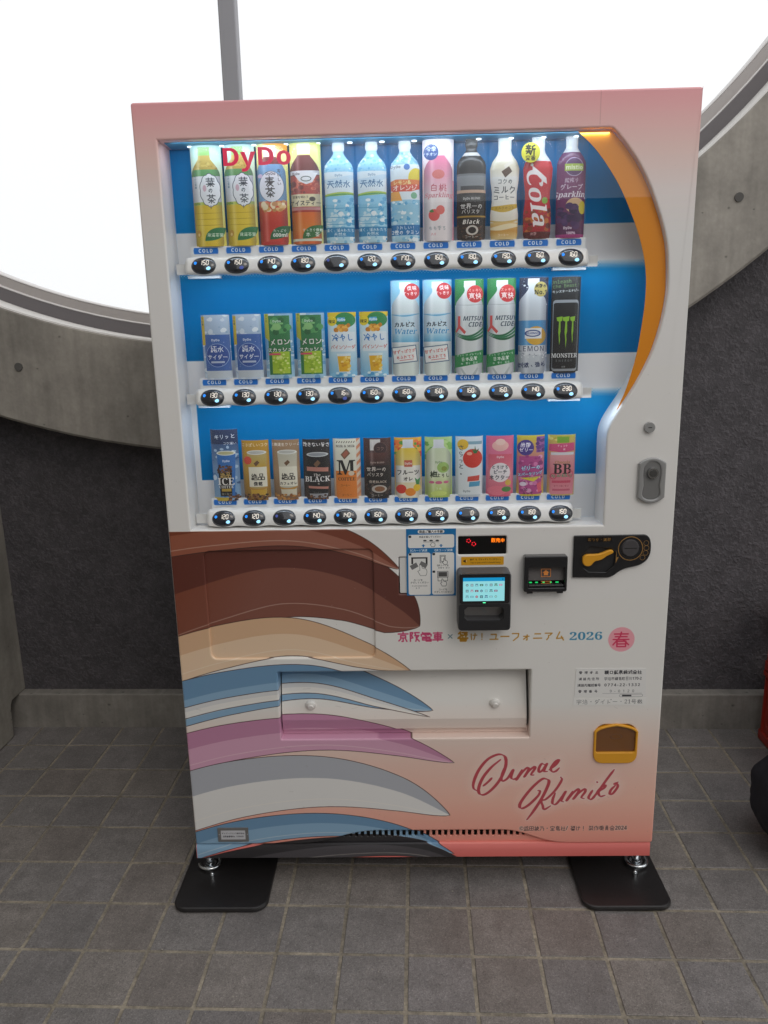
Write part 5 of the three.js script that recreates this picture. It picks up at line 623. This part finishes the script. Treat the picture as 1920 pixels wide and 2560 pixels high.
const R2 = [
  { d: cider, s: 1, label: 'pale blue can sample with round navy emblem, first from the left in the middle row' },
  { d: cider, s: 1, label: 'pale blue can sample with round navy emblem, between its twin and a melon soda' },
  { d: melon, s: 1, label: 'green melon soda can sample, left one, beside the pale blue cans' },
  { d: melon, s: 1, label: 'green melon soda can sample, right one, beside the pineapple soda cans' },
  { d: pine, s: 1, label: 'pineapple soda can sample, left one, above the half lit price figures' },
  { d: pine, s: 1, label: 'pineapple soda can sample, right one, beside a tall white drink bottle' },
  { d: calp, label: 'pale blue sample card with red badge, left one, beside the short pineapple cans' },
  { d: calp, label: 'pale blue sample card with red badge, right one, beside a green cider card' },
  { d: mitsuya, label: 'green cider sample card with red badge, left one, beside a pale blue card' },
  { d: mitsuya, label: 'green cider sample card with red badge, right one, beside the lemon soda card' },
  { d: (p) => { p.grad(0, 0, 1, 1, '#232a44', '#3a4a6a', '#b9c2cc').speck(60, 0, 0, 1, 0.3, ['#0f1426', '#e2e6ea', '#5a647c'], 0.01, 0.04).clipBottle(BOTTLE, 0.01, 1, (p) => { p.grad(0, 0, 1, 1, '#dde2e6', '#c6ced6', '#dfe4e6').rect(0, 0.44, 1, 0.7, '#4f9bd2').ell(0.58, 0.6, 0.36, 0.32, '#e3b23c').rect(0, 0.7, 1, 0.82, '#dfe4ea').grad(0, 0.8, 1, 1, '#cfd6dc', '#b9c2cb'); }, 0.46, 1.02).ell(0.72, 0.12, 0.24, 0.25, '#b8a85c').t('炭酸水', 0.72, 0.085, 0.13, '#1c1c1c', { wt: 0.12 }).t('No.1', 0.72, 0.15, 0.2, '#1c1c1c').rect(0.2, 0.52, 0.78, 0.63, '#eceef0').ell(0.47, 0.575, 0.26, 0.1, '#e8ebef', '#26448c', 6).t('WILKINSON', 0.47, 0.575, 0.085, '#26448c').t('LEMON', 0.45, 0.735, 0.23, '#3a4660', { ls: 3, reg: true }).speck(50, 0, 0.78, 1, 0.83, ['#9aa4b0', '#e8ecf0'], 0.01, 0.03).t('刺激、強め', 0.46, 0.905, 0.19, '#2f3c62', { wt: 0.12, rot: -0.05 }).t('.', 0.5, 0.96, 0.05, '#333'); }, label: 'lemon sparkling water sample card with yellow and blue oval label, middle row' },
  { d: (p) => { p.grad(0, 0, 1, 1, '#16181a', '#101214', '#1c1e20').t('Unleash', 0.3, 0.05, 0.15, '#5d7a4a', { rot: -0.06, font: 'monospace' }).t('the Beast!', 0.5, 0.09, 0.14, '#5d7a4a', { rot: -0.06, font: 'monospace' }).t('モンスターエナジー', 0.48, 0.145, 0.1, '#d8dcdc', { wt: 0.13, rot: -0.05 }); p.g.fillStyle = '#9aa0a6'; p.g.beginPath(); p.g.roundRect(0.05 * p.W, 0.235 * p.H, 0.88 * p.W, 0.745 * p.H, 16); p.g.fill(); p.g.fillStyle = '#0b0c0e'; p.g.beginPath(); p.g.roundRect(0.07 * p.W, 0.265 * p.H, 0.84 * p.W, 0.69 * p.H, 12); p.g.fill(); const gr = '#8fc32c'; for (const [u, l, w] of [[0.28, 0.71, 0.1], [0.5, 0.745, 0.12], [0.73, 0.69, 0.09]]) p.poly([[u - w * 1.1, 0.415], [u + w * 0.9, 0.405], [u + w * 0.8, 0.45], [u + w * 0.25, 0.46], [u + w * 0.35, 0.56], [u + w * 0.1, 0.6], [u + w * 0.25, 0.65], [u, l], [u - w * 0.15, 0.64], [u - w * 0.4, 0.57], [u - w * 0.25, 0.46], [u - w * 0.9, 0.45]], gr); p.t('MONSTER', 0.48, 0.815, 0.19, '#eef0f0', { font: 'serif', sx: 0.86 }).t('ENERGY', 0.48, 0.87, 0.1, '#8d9296', { ls: 6, reg: true }).t('炭酸飲料', 0.48, 0.935, 0.07, '#9a9a9a'); }, label: 'black energy drink can sample with three green claw marks, middle row' },
];
const coffee = (bg, can0, can1, name, hue, top, beans) => (p) => { p.grad(0, 0, 1, 1, ...bg).poly([[0.2, 0.2], [0.92, 0.2], [0.86, 0.93], [0.3, 0.93]], can0).grad(0.24, 0.26, 0.88, 0.5, can0, can1).ell(0.56, 0.2, 0.36, 0.085, '#dfe0da').ell(0.56, 0.2, 0.3, 0.055, '#b9b8b0').t(top, 0.5, 0.075, 0.135, hue, { wt: 0.11 }).poly([[0.44, 0.38], [0.58, 0.33], [0.66, 0.37], [0.52, 0.43]], '#6a4a30').rect(0.24, 0.44, 0.9, 0.77, '#e6e2cf').t('★★★', 0.56, 0.51, 0.1, '#3a2f24').t('絶品', 0.57, 0.605, 0.25, '#2c2621', { wt: 0.11 }).t(name, 0.57, 0.72, name.length > 3 ? 0.125 : 0.16, '#2c2621', { wt: 0.12 }).wave(0.24, 0.9, 0.78, 0.02, 0.04, '#b98a3c').poly([[0.28, 0.82], [0.86, 0.82], [0.84, 0.91], [0.31, 0.91]], can1).speck(46, 0, 0.9, 1, 1, beans, 0.03, 0.06); };
const beansC = ['#4a2a18', '#6d4226', '#8a5a34', '#3a2012'];
const R3 = [
  { d: (p) => { p.grad(0, 0, 1, 1, '#16305c', '#6f93bc', '#7fa6c8').speck(60, 0, 0.22, 1, 1, ['#a9c4dc', '#4f7aa8', '#d0e0ec', '#2d5688'], 0.03, 0.09).rect(0, 0, 1, 0.2, '#1a2e55').t('キリッと', 0.55, 0.095, 0.19, '#e2e8f0', { wt: 0.1, rot: -0.04 }).t('コク深い', 0.72, 0.19, 0.115, '#e2e8f0', { wt: 0.1 }).poly([[0.22, 0.33], [0.9, 0.33], [0.8, 0.94], [0.26, 0.94]], '#2c6db4').ell(0.56, 0.325, 0.35, 0.09, '#e0e2d8').ell(0.56, 0.325, 0.29, 0.06, '#b8b486').t('DyDo', 0.55, 0.435, 0.1, '#dfe8f2').speck(40, 0.24, 0.5, 0.72, 0.62, beansC, 0.03, 0.06).poly([[0.24, 0.6], [0.74, 0.6], [0.7, 0.93], [0.27, 0.93]], '#16120f').t('絶品', 0.5, 0.635, 0.2, '#c9a85a', { wt: 0.11 }).t('ICE', 0.5, 0.725, 0.34, '#eceae4', { font: 'serif' }).t('COFFEE', 0.5, 0.8, 0.125, '#eceae4', { font: 'serif' }).rect(0.32, 0.825, 0.68, 0.865, '#b99a3c').t('コーヒー', 0.5, 0.9, 0.1, '#e0dccc').rect(0, 0.95, 0.6, 1, '#c9b040').speck(26, 0.55, 0.92, 1, 1, beansC, 0.03, 0.06); }, tall: 1, label: 'iced coffee can sample with tall dark blue header, first in the bottom row' },
  { d: (p) => { coffee(['#b98a24', '#c4983a', '#8a6420'], '#b8a464', '#c9a032', '微糖', '#f0e2c0', 'こうばしいコク', beansC)(p); p.ell(0.22, 0.33, 0.15, 0.15, '#d8503c'); }, label: 'golden brown coffee can sample with red round badge, bottom row' },
  { d: coffee(['#9a7a5a', '#a98c6c', '#7a5c40'], '#bdb8a4', '#d2cbb4', 'カフェオレ', '#e8dccc', '北海道生クリーム', ['#b07838', '#8a5428', '#c9924c']), label: 'beige milky coffee can sample above the unlit button, bottom row' },
  { d: (p) => { p.grad(0, 0, 1, 1, '#1a1416', '#262022', '#3a2a24').t('飽きない旨さ', 0.52, 0.085, 0.16, '#f0ecea', { wt: 0.12, rot: 0.03 }).poly([[0.16, 0.27], [0.95, 0.25], [0.9, 0.92], [0.2, 0.92]], '#0d0c0d').ell(0.55, 0.25, 0.4, 0.09, '#c9ccce').ell(0.55, 0.25, 0.33, 0.06, '#8f9498').poly([[0.14, 0.45], [0.94, 0.47], [0.93, 0.54], [0.14, 0.52]], '#bd7f70').poly([[0.4, 0.41], [0.56, 0.34], [0.66, 0.39], [0.5, 0.47]], '#7a5a40').t('The', 0.5, 0.59, 0.13, '#d8d0c8', { italic: true, font: 'serif' }).t('BLACK', 0.52, 0.66, 0.25, '#eceae8', { font: 'serif' }).t('無糖', 0.55, 0.735, 0.08, '#bdb6ae').poly([[0.18, 0.77], [0.92, 0.79], [0.91, 0.83], [0.19, 0.81]], '#bd7f70').t('コーヒー', 0.5, 0.88, 0.08, '#8f8a84').poly([[0.2, 0.9], [0.9, 0.9], [0.84, 0.97], [0.28, 0.97]], '#9a9ca0').speck(22, 0, 0.93, 1, 1, beansC, 0.03, 0.05); }, label: 'black coffee can sample with two pink bands, bottom row' },
  { d: (p) => { p.grad(0, 0, 1, 1, '#d6cfc0', '#dcd2c2', '#d8a070'); for (let i = 0; i < 9; i++) p.poly([[0.86, i * 0.13], [1, i * 0.13 - 0.06], [1, i * 0.13], [0.86, i * 0.13 + 0.06]], '#d08a60'); p.rect(0.08, 0, 0.85, 0.53, '#dedccb').rect(0.08, 0.53, 0.85, 0.98, '#e0802a'); for (let i = 0; i < 8; i++) p.poly([[0.12 + i * 0.09, 0.07], [0.16 + i * 0.09, 0.04], [0.19 + i * 0.09, 0.04], [0.15 + i * 0.09, 0.07]], '#4a4038'); p.t('Milk & Milk', 0.46, 0.12, 0.11, '#4a4038', { font: 'serif' }).poly([[0.28, 0.26], [0.5, 0.16], [0.64, 0.24], [0.42, 0.34]], '#7a5a40').poly([[0.34, 0.26], [0.5, 0.19], [0.58, 0.24], [0.42, 0.31]], '#a8604a').t('M', 0.47, 0.475, 0.7, '#1a1614', { font: 'serif' }).ell(0.66, 0.57, 0.11, 0.09, '#d9c8b0').t('COFFEE', 0.48, 0.665, 0.15, '#30241a', { font: 'serif' }).t('コーヒー飲料', 0.47, 0.77, 0.09, '#7a4418').t('コーヒー', 0.47, 0.93, 0.09, '#7a4418'); }, label: 'cream and orange coffee carton sample with a large black M, bottom row' },
  { d: (p) => { p.grad(0, 0, 1, 1, '#4a2c28', '#3c2624', '#2a1c1a').rect(0.24, 0.02, 0.62, 0.2, '#d0ccc8').ell(0.62, 0.17, 0.24, 0.22, '#3a2424', '#6a4a44', 3).t('コク', 0.62, 0.17, 0.15, '#8a6a60').clipBottle(PLAIN, 0.05, 1, (p) => p.grad(0, 0.24, 1, 1, '#5a302a', '#1c1412', '#151010')).t('DyDo BLEND', 0.5, 0.4, 0.08, '#b9a498').rect(0.08, 0.45, 0.95, 0.68, '#18110f').t('世界一の', 0.46, 0.51, 0.18, '#e2d8ce', { wt: 0.11 }).t('バリスタ', 0.42, 0.6, 0.15, '#e2d8ce', { wt: 0.11 }).rect(0.05, 0.68, 0.98, 0.76, '#0d0a0a').t('微糖BLACK', 0.5, 0.72, 0.12, '#c9b8a8').speck(30, 0, 0.76, 1, 0.92, ['#3a2a24', '#5c4a40', '#241a16'], 0.04, 0.07).ell(0.55, 0.84, 0.28, 0.15, '#bdb4aa').ell(0.57, 0.84, 0.19, 0.1, '#8a5a38').t('コーヒー飲料', 0.52, 0.945, 0.11, '#cfc4b8'); }, label: 'dark brown barista coffee bottle sample, between the orange carton and the fruit drink' },
  { d: (p) => { p.grad(0, 0, 1, 1, '#e2b03c', '#e89a3a', '#e0e2c0').speck(12, 0, 0.05, 0.3, 0.3, ['#d8442c', '#5c9a3c', '#e87a34'], 0.05, 0.11).speck(12, 0.7, 0.05, 1, 0.3, ['#d8442c', '#5c9a3c', '#e87a34'], 0.05, 0.11).clipBottle(PLAIN, 0.03, 0.99, (p) => { p.rect(0, 0, 1, 0.17, '#d8dce0').grad(0, 0.17, 1, 1, '#e2c23c', '#e9d8a0', '#ece6d4').rect(0, 0.46, 1, 0.74, '#efece2'); }).poly([[0.36, 0.37], [0.66, 0.37], [0.66, 0.48], [0.36, 0.48]], '#c9634c').t('DyDo', 0.51, 0.425, 0.1, '#f0e6e0').t('フルーツ', 0.5, 0.57, 0.2, '#2c2824', { wt: 0.14 }).t('オレ', 0.5, 0.68, 0.17, '#2c2824', { wt: 0.14 }).ell(0.24, 0.85, 0.19, 0.17, '#d8382c').ell(0.58, 0.9, 0.2, 0.15, '#e88a24').ell(0.82, 0.83, 0.13, 0.14, '#e6c02c').poly([[0.8, 0.78], [0.74, 0.66], [0.84, 0.7], [0.95, 0.66], [0.9, 0.78]], '#3f8a4a').t('果汁', 0.2, 0.95, 0.08, '#f8e8e0'); }, label: 'yellow and white fruit milk bottle sample with red and orange fruit, bottom row' },
  { d: (p) => { p.grad(0, 0, 1, 1, '#a9cc8a', '#c6d8a0', '#a8c45a').speck(14, 0, 0.02, 0.3, 0.4, ['#8aba5c', '#b8d68a', '#6aa24a'], 0.07, 0.14).speck(14, 0.7, 0.02, 1, 0.4, ['#8aba5c', '#b8d68a'], 0.07, 0.14).clipBottle(PLAIN, 0.04, 0.99, (p) => { p.rect(0, 0, 1, 0.18, '#d6d9de').grad(0, 0.18, 1, 1, '#c9d4b0', '#dfe6cc', '#b5cc5a').ell(0.66, 0.5, 0.22, 0.2, '#a2c46a').ell(0.7, 0.52, 0.1, 0.09, '#8a9a3c'); }).t('DyDo', 0.5, 0.41, 0.1, '#7a9a6a').t('梅', 0.32, 0.61, 0.28, '#2c3a24', { wt: 0.1 }).t('よろし', 0.66, 0.63, 0.16, '#2c3a24', { wt: 0.12 }).ell(0.24, 0.745, 0.1, 0.05, '#d06a8c').ell(0.5, 0.75, 0.13, 0.06, '#d06a8c').ell(0.77, 0.745, 0.1, 0.05, '#d06a8c').t('うめ', 0.5, 0.85, 0.12, '#e4ecc8').ell(0.5, 0.93, 0.3, 0.09, '#cfe07a'); }, label: 'pale green plum drink bottle sample, bottom row' },
  { d: (p) => { p.grad(0, 0, 1, 1, '#c9d8e2', '#d6dfe4', '#c2ccd2').rect(0.1, 0.1, 0.98, 0.96, '#dfe6e8').rect(0.1, 0.08, 0.96, 0.13, '#7fa4b4').ell(0.26, 0.13, 0.2, 0.19, '#e0b42c').ell(0.62, 0.36, 0.36, 0.35, '#d23324').ell(0.5, 0.28, 0.1, 0.06, '#f0a890').poly([[0.66, 0.28], [0.58, 0.2], [0.68, 0.23], [0.7, 0.15], [0.74, 0.23], [0.86, 0.2], [0.76, 0.28]], '#2f6a38').t('さらっと。', 0.2, 0.39, 0.215, '#2c3a44', { v: true, wt: 0.09 }).poly([[0.44, 0.66], [0.88, 0.64], [0.86, 0.73], [0.42, 0.74]], '#cf4a3c').poly([[0.5, 0.75], [0.9, 0.74], [0.88, 0.82], [0.48, 0.83]], '#4f9fc4').t('DyDo', 0.4, 0.9, 0.1, '#7a868c'); }, label: 'white can sample with a big red tomato, bottom row' },
  { d: (p) => { p.grad(0, 0, 1, 1, '#d9638a', '#e0829c', '#d85a78').ell(0.5, 0.16, 0.3, 0.2, '#e9b4ac').ell(0.5, 0.1, 0.18, 0.12, '#ecc8bc').grad(0.08, 0.3, 0.94, 0.98, '#d85a72', '#e28a98', '#d8607a').t('DyDo', 0.5, 0.345, 0.1, '#f0dce0').ell(0.5, 0.6, 0.37, 0.36, '#efe8ea').t('とろける', 0.5, 0.51, 0.15, '#3a3f4a', { wt: 0.12 }).t('ピーチ', 0.5, 0.59, 0.17, '#3a3f4a', { wt: 0.12 }).t('ネクター', 0.5, 0.68, 0.19, '#3a3f4a', { wt: 0.12 }).ell(0.4, 0.9, 0.36, 0.18, '#e87a8c').ell(0.74, 0.88, 0.18, 0.1, '#4f8a44').ell(0.8, 0.77, 0.11, 0.11, '#d9b44c'); }, label: 'pink peach nectar can sample with white round label, bottom row' },
  { d: (p) => { p.grad(0, 0, 1, 1, '#d6c83a', '#c86aa0', '#cfbf3c').ell(0.3, 0.2, 0.29, 0.29, '#4a3a8c').t('炭酸', 0.3, 0.155, 0.18, '#f0ecf6', { wt: 0.12 }).t('ゼリー', 0.32, 0.235, 0.16, '#f0ecf6', { wt: 0.13 }).rect(0.68, 0.02, 1, 0.28, '#9a5aa0').speck(14, 0.72, 0.05, 0.95, 0.26, ['#5a2f78', '#6d3f8a'], 0.06, 0.08).rect(0.08, 0.34, 0.9, 0.97, '#b84a8c').speck(40, 0.1, 0.34, 0.9, 0.95, ['#d87ab0', '#a03a80', '#e0a0c4', '#8a3474'], 0.04, 0.1).t('ゼリーの', 0.5, 0.53, 0.17, '#dfeef8', { wt: 0.14, out: '#3a5a9c', rot: -0.1 }).t('スパークリング', 0.48, 0.63, 0.125, '#dfeef8', { wt: 0.14, out: '#3a5a9c', rot: -0.1 }).poly([[0.1, 0.7], [0.9, 0.67], [0.6, 0.76]], '#e0d23c').t('グレープ', 0.62, 0.69, 0.1, '#7a3a8c').ell(0.22, 0.8, 0.12, 0.08, '#eadcec').poly([[0.72, 0.8], [0.88, 0.76], [0.92, 0.92], [0.78, 0.95]], '#e05a70').t('10回', 0.34, 0.89, 0.13, '#3a2438').t('ふって', 0.4, 0.95, 0.13, '#3a2438', { wt: 0.13 }); }, label: 'purple and yellow grape jelly soda can sample, bottom row' },
  { d: (p) => { p.grad(0, 0, 1, 1, '#c4b84a', '#d8808c', '#c9b45a').speck(12, 0, 0, 1, 0.12, ['#e0d67a', '#b8a83a'], 0.04, 0.08).rect(0.3, 0.03, 0.74, 0.13, '#7aa62c').poly([[0.04, 0.15], [0.96, 0.13], [0.96, 0.26], [0.5, 0.29], [0.04, 0.26]], '#cf4a78').t('チョコラ', 0.5, 0.18, 0.09, '#f4d8e0').t('栄養機能', 0.55, 0.235, 0.08, '#f4d8e0').rect(0.1, 0.285, 0.94, 0.33, '#d8d6da').grad(0.08, 0.33, 0.96, 0.98, '#e0a0a0', '#d87888', '#e0909c').t('Chocola', 0.52, 0.45, 0.13, '#b0844a', { font: 'serif' }).t('BB', 0.52, 0.56, 0.48, '#1c1618', { font: 'serif' }).t('Sparkling', 0.5, 0.665, 0.15, '#3f9a68', { italic: true, font: 'serif' }).ell(0.2, 0.68, 0.1, 0.1, null, '#d04a68', 5).ell(0.82, 0.64, 0.1, 0.1, null, '#d04a68', 5).rect(0.16, 0.75, 0.84, 0.79, '#cf4a68').t('キウイ&レモン', 0.5, 0.84, 0.08, '#a84a5c').rect(0.18, 0.89, 0.82, 0.92, '#c95a74'); }, label: 'pink vitamin soda can sample with black BB letters, last in the bottom row' },
];
const cache = new Map();
function sample(x, y, w, h, spec, group) {
  const t = thing('drink_sample', spec.label, 'drink sample', [x, y, -0.056], group);
  let k = cache.get(spec.d);
  if (!k) {
    const p = new Pen(w, h); spec.d(p);
    k = { geo: shell(w, h, spec.prof ? 0.015 : 0.0145, spec.prof), mat: phys(0xffffff, 0.42, { map: texOf(p.c), clearcoat: 0.35, clearcoatRoughness: 0.1, specularIntensity: 0.5 }) }; k.mat.side = THREE.DoubleSide; cache.set(spec.d, k);
  }
  mesh('printed_card', k.geo, k.mat, t);
  const s = shell(w + 0.002, h + 0.003, 0.0165, null); s.translate(0, -0.001, 0.0012); mesh('clear_sleeve', s, sleeveM, t);
  if (spec.badge) { const c = canvas(120, 120), g = c.getContext('2d'); g.fillStyle = '#c9c43a'; g.fillRect(0, 0, 120, 120); txt(g, '新', 60, 44, 66, '#1f1d14', { wt: 0.13 }); txt(g, '定番', 60, 92, 32, '#3a381c', { wt: 0.13 }); const d = new THREE.CircleGeometry(0.0195, 36); d.translate(-0.0185, h - 0.032, 0.019); mesh('badge', d, std(0xffffff, 0.5, { map: texOf(c) }), t); }
}
for (let i = 0; i < 12; i++) {
  const tilt = () => rr(-1, 1) * 0.004;
  sample(-0.4385 + i * 0.0698, 1.5565, 0.0655, 0.2005, R1[i], 'bottle samples in the top row');
  sample(-0.4425 + i * 0.0699, 1.274, 0.0625, R2[i].s ? 0.14 : 0.2035, R2[i], 'can and bottle samples in the middle row');
  sample(-0.4405 + i * 0.0698, 0.9975, 0.062, R3[i].tall ? 0.165 : 0.1395, R3[i], 'can and bottle samples in the bottom row');
}

// ---------------------------------------------------------------- what stands around the machine
for (const [side, x0, x1, label] of [[-1, -0.615, -0.382, 'black steel anchor plate under the left foot of the machine'], [1, 0.386, 0.603, 'black steel anchor plate under the right foot of the machine']]) {
  const t = thing('anchor_plate', label, 'base plate', [(x0 + x1) / 2, 0, -0.28], 'anchor plates under the machine');
  const w = (x1 - x0) / 2, sh = rrect(-w, -0.375, w, 0.375, 0.034), g = plate(sh, 0, 0.0125, 0.0048, 12, 2); g.rotateX(-Math.PI / 2); g.translate(0, 0.0128, 0); uvBox(g, 0.4); mesh('plate', g, M.blackSteel, t);
  const ox = side * 0.5565 - (x0 + x1) / 2, oz = 0.218;
  const c = new THREE.TorusGeometry(0.026, 0.0048, 12, 40, 4.9); c.rotateX(Math.PI / 2); c.rotateY(side < 0 ? 2.0 : 0.35); c.translate(ox, 0.021, oz); mesh('clamp_ring', c, M.zinc, t);
  const b = new THREE.CylinderGeometry(0.0062, 0.0062, 0.012, 6); b.translate(ox - side * 0.017, 0.0175, oz + 0.048); const n = new THREE.SphereGeometry(0.0045, 12, 8); n.translate(ox - side * 0.017, 0.0245, oz + 0.048); mesh('bolt', merge([b, n]), M.zinc, t);
}
{ // red bottle crates stacked by the wall, at the right edge
  const red = phys(lin(0.36, 0.03, 0.018), 0.5, { clearcoat: 0.15 });
  const crate = (y, label) => {
    const t = thing('bottle_crate', label, 'crate', [1.385, y, -0.53], 'red bottle crates'); t.rotation.y = TURN;
    const X = 0.22, Z = 0.175, H = 0.25, wall = (len, name) => { const s = S([-len, 0.02], [len, 0.02], [len, H], [-len, H]); s.holes.push(rrect(-len * 0.45, 0.165, len * 0.45, 0.205, 0.018, THREE.Path), rrect(-len * 0.8, 0.055, -len * 0.12, 0.13, 0.012, THREE.Path), rrect(len * 0.12, 0.055, len * 0.8, 0.13, 0.012, THREE.Path)); return plate(s, 0.003, 0.006, 0.001, 5, 1); };
    for (const s of [-1, 1]) { const a = wall(Z - 0.004); a.rotateY(s * Math.PI / 2); a.translate(s * (X - 0.006), 0, 0); mesh('side_panel', a, red, t); const b = wall(X - 0.004); if (s < 0) b.rotateY(Math.PI); b.translate(0, 0, s * (Z - 0.006)); mesh('end_panel', b, red, t); }
    const frame = (y0, y1, k) => { const s = rrect(-X - k, -Z - k, X + k, Z + k, 0.014); s.holes.push(rrect(-X + 0.014, -Z + 0.014, X - 0.014, Z - 0.014, 0.01, THREE.Path)); const g = plate(s, 0, y1 - y0, 0.002, 5, 1); g.rotateX(-Math.PI / 2); g.translate(0, y1, 0); return g; };
    mesh('top_rim', frame(H - 0.018, H - 0.002, 0.006), red, t); mesh('bottom_rim', frame(0.002, 0.032, 0.005), red, t); mesh('base', box(-X + 0.012, 0.006, -Z + 0.012, X - 0.012, 0.014, Z - 0.012), red, t);
    for (let i = -2; i <= 2; i++) for (const s of [-1, 1]) mesh('rib', box(-0.003, 0.03, 0, 0.003, H - 0.02, 0.008).rotateY(s * Math.PI / 2).translate(s * (X - 0.004), 0, i * 0.078), red, t);
  };
  crate(0, 'red plastic bottle crate on the floor at the right edge, under another crate'); crate(0.25, 'red plastic bottle crate at the right edge, stacked on top of another crate');
}
{ // dark bag on the floor at the right edge
  const t = thing('bag', 'dark navy rounded bag standing on the floor at the right edge', 'bag', [1.115, 0, -0.11]);
  const g = new THREE.SphereGeometry(1, 72, 48), p = g.attributes.position;
  for (let i = 0; i < p.count; i++) {
    let x = p.getX(i), y = p.getY(i), z = p.getZ(i); const a = Math.atan2(z, x), fold = 0.02 * Math.sin(a * 7 + y * 4) + 0.014 * Math.sin(a * 13 - y * 7 + 1) + 0.012 * Math.sin(y * 16 + a * 3);
    const sq = (v, e) => Math.sign(v) * Math.pow(Math.abs(v), e), r = 1 + fold;
    y = Math.max(-0.93, sq(y, 0.85)); const pinch = y < -0.2 ? 1 - 0.2 * Math.pow((-y - 0.2) / 0.75, 1.5) : 1 - 0.25 * Math.max(0, y) ** 2;
    p.setXYZ(i, sq(x, 0.8) * 0.235 * r * pinch, (y + 0.93) * 0.163 * (1 + fold * 0.4), sq(z, 0.8) * 0.17 * r * pinch);
  }
  g.computeVertexNormals(); const cloth = std(lin(0.007, 0.006, 0.011), 0.8, { bumpMap: stuccoBump, bumpScale: 0.0006 });
  mesh('body', g, cloth, t);
  const strap = new THREE.TubeGeometry(new THREE.CatmullRomCurve3([[-0.1, 0.27, 0.03], [-0.08, 0.36, 0.02], [0, 0.39, 0], [0.08, 0.36, -0.01], [0.1, 0.27, -0.02]].map((q) => new THREE.Vector3(...q))), 40, 0.012, 10); mesh('handle', strap, cloth, t);
  const zip = new THREE.TubeGeometry(new THREE.CatmullRomCurve3([[-0.2, 0.2, 0.06], [-0.1, 0.262, 0.05], [0.05, 0.28, 0.04], [0.19, 0.21, 0.03]].map((q) => new THREE.Vector3(...q))), 40, 0.004, 6); mesh('zip', zip, std(lin(0.04, 0.04, 0.045), 0.4), t);
}

renderer.render(scene, camera);
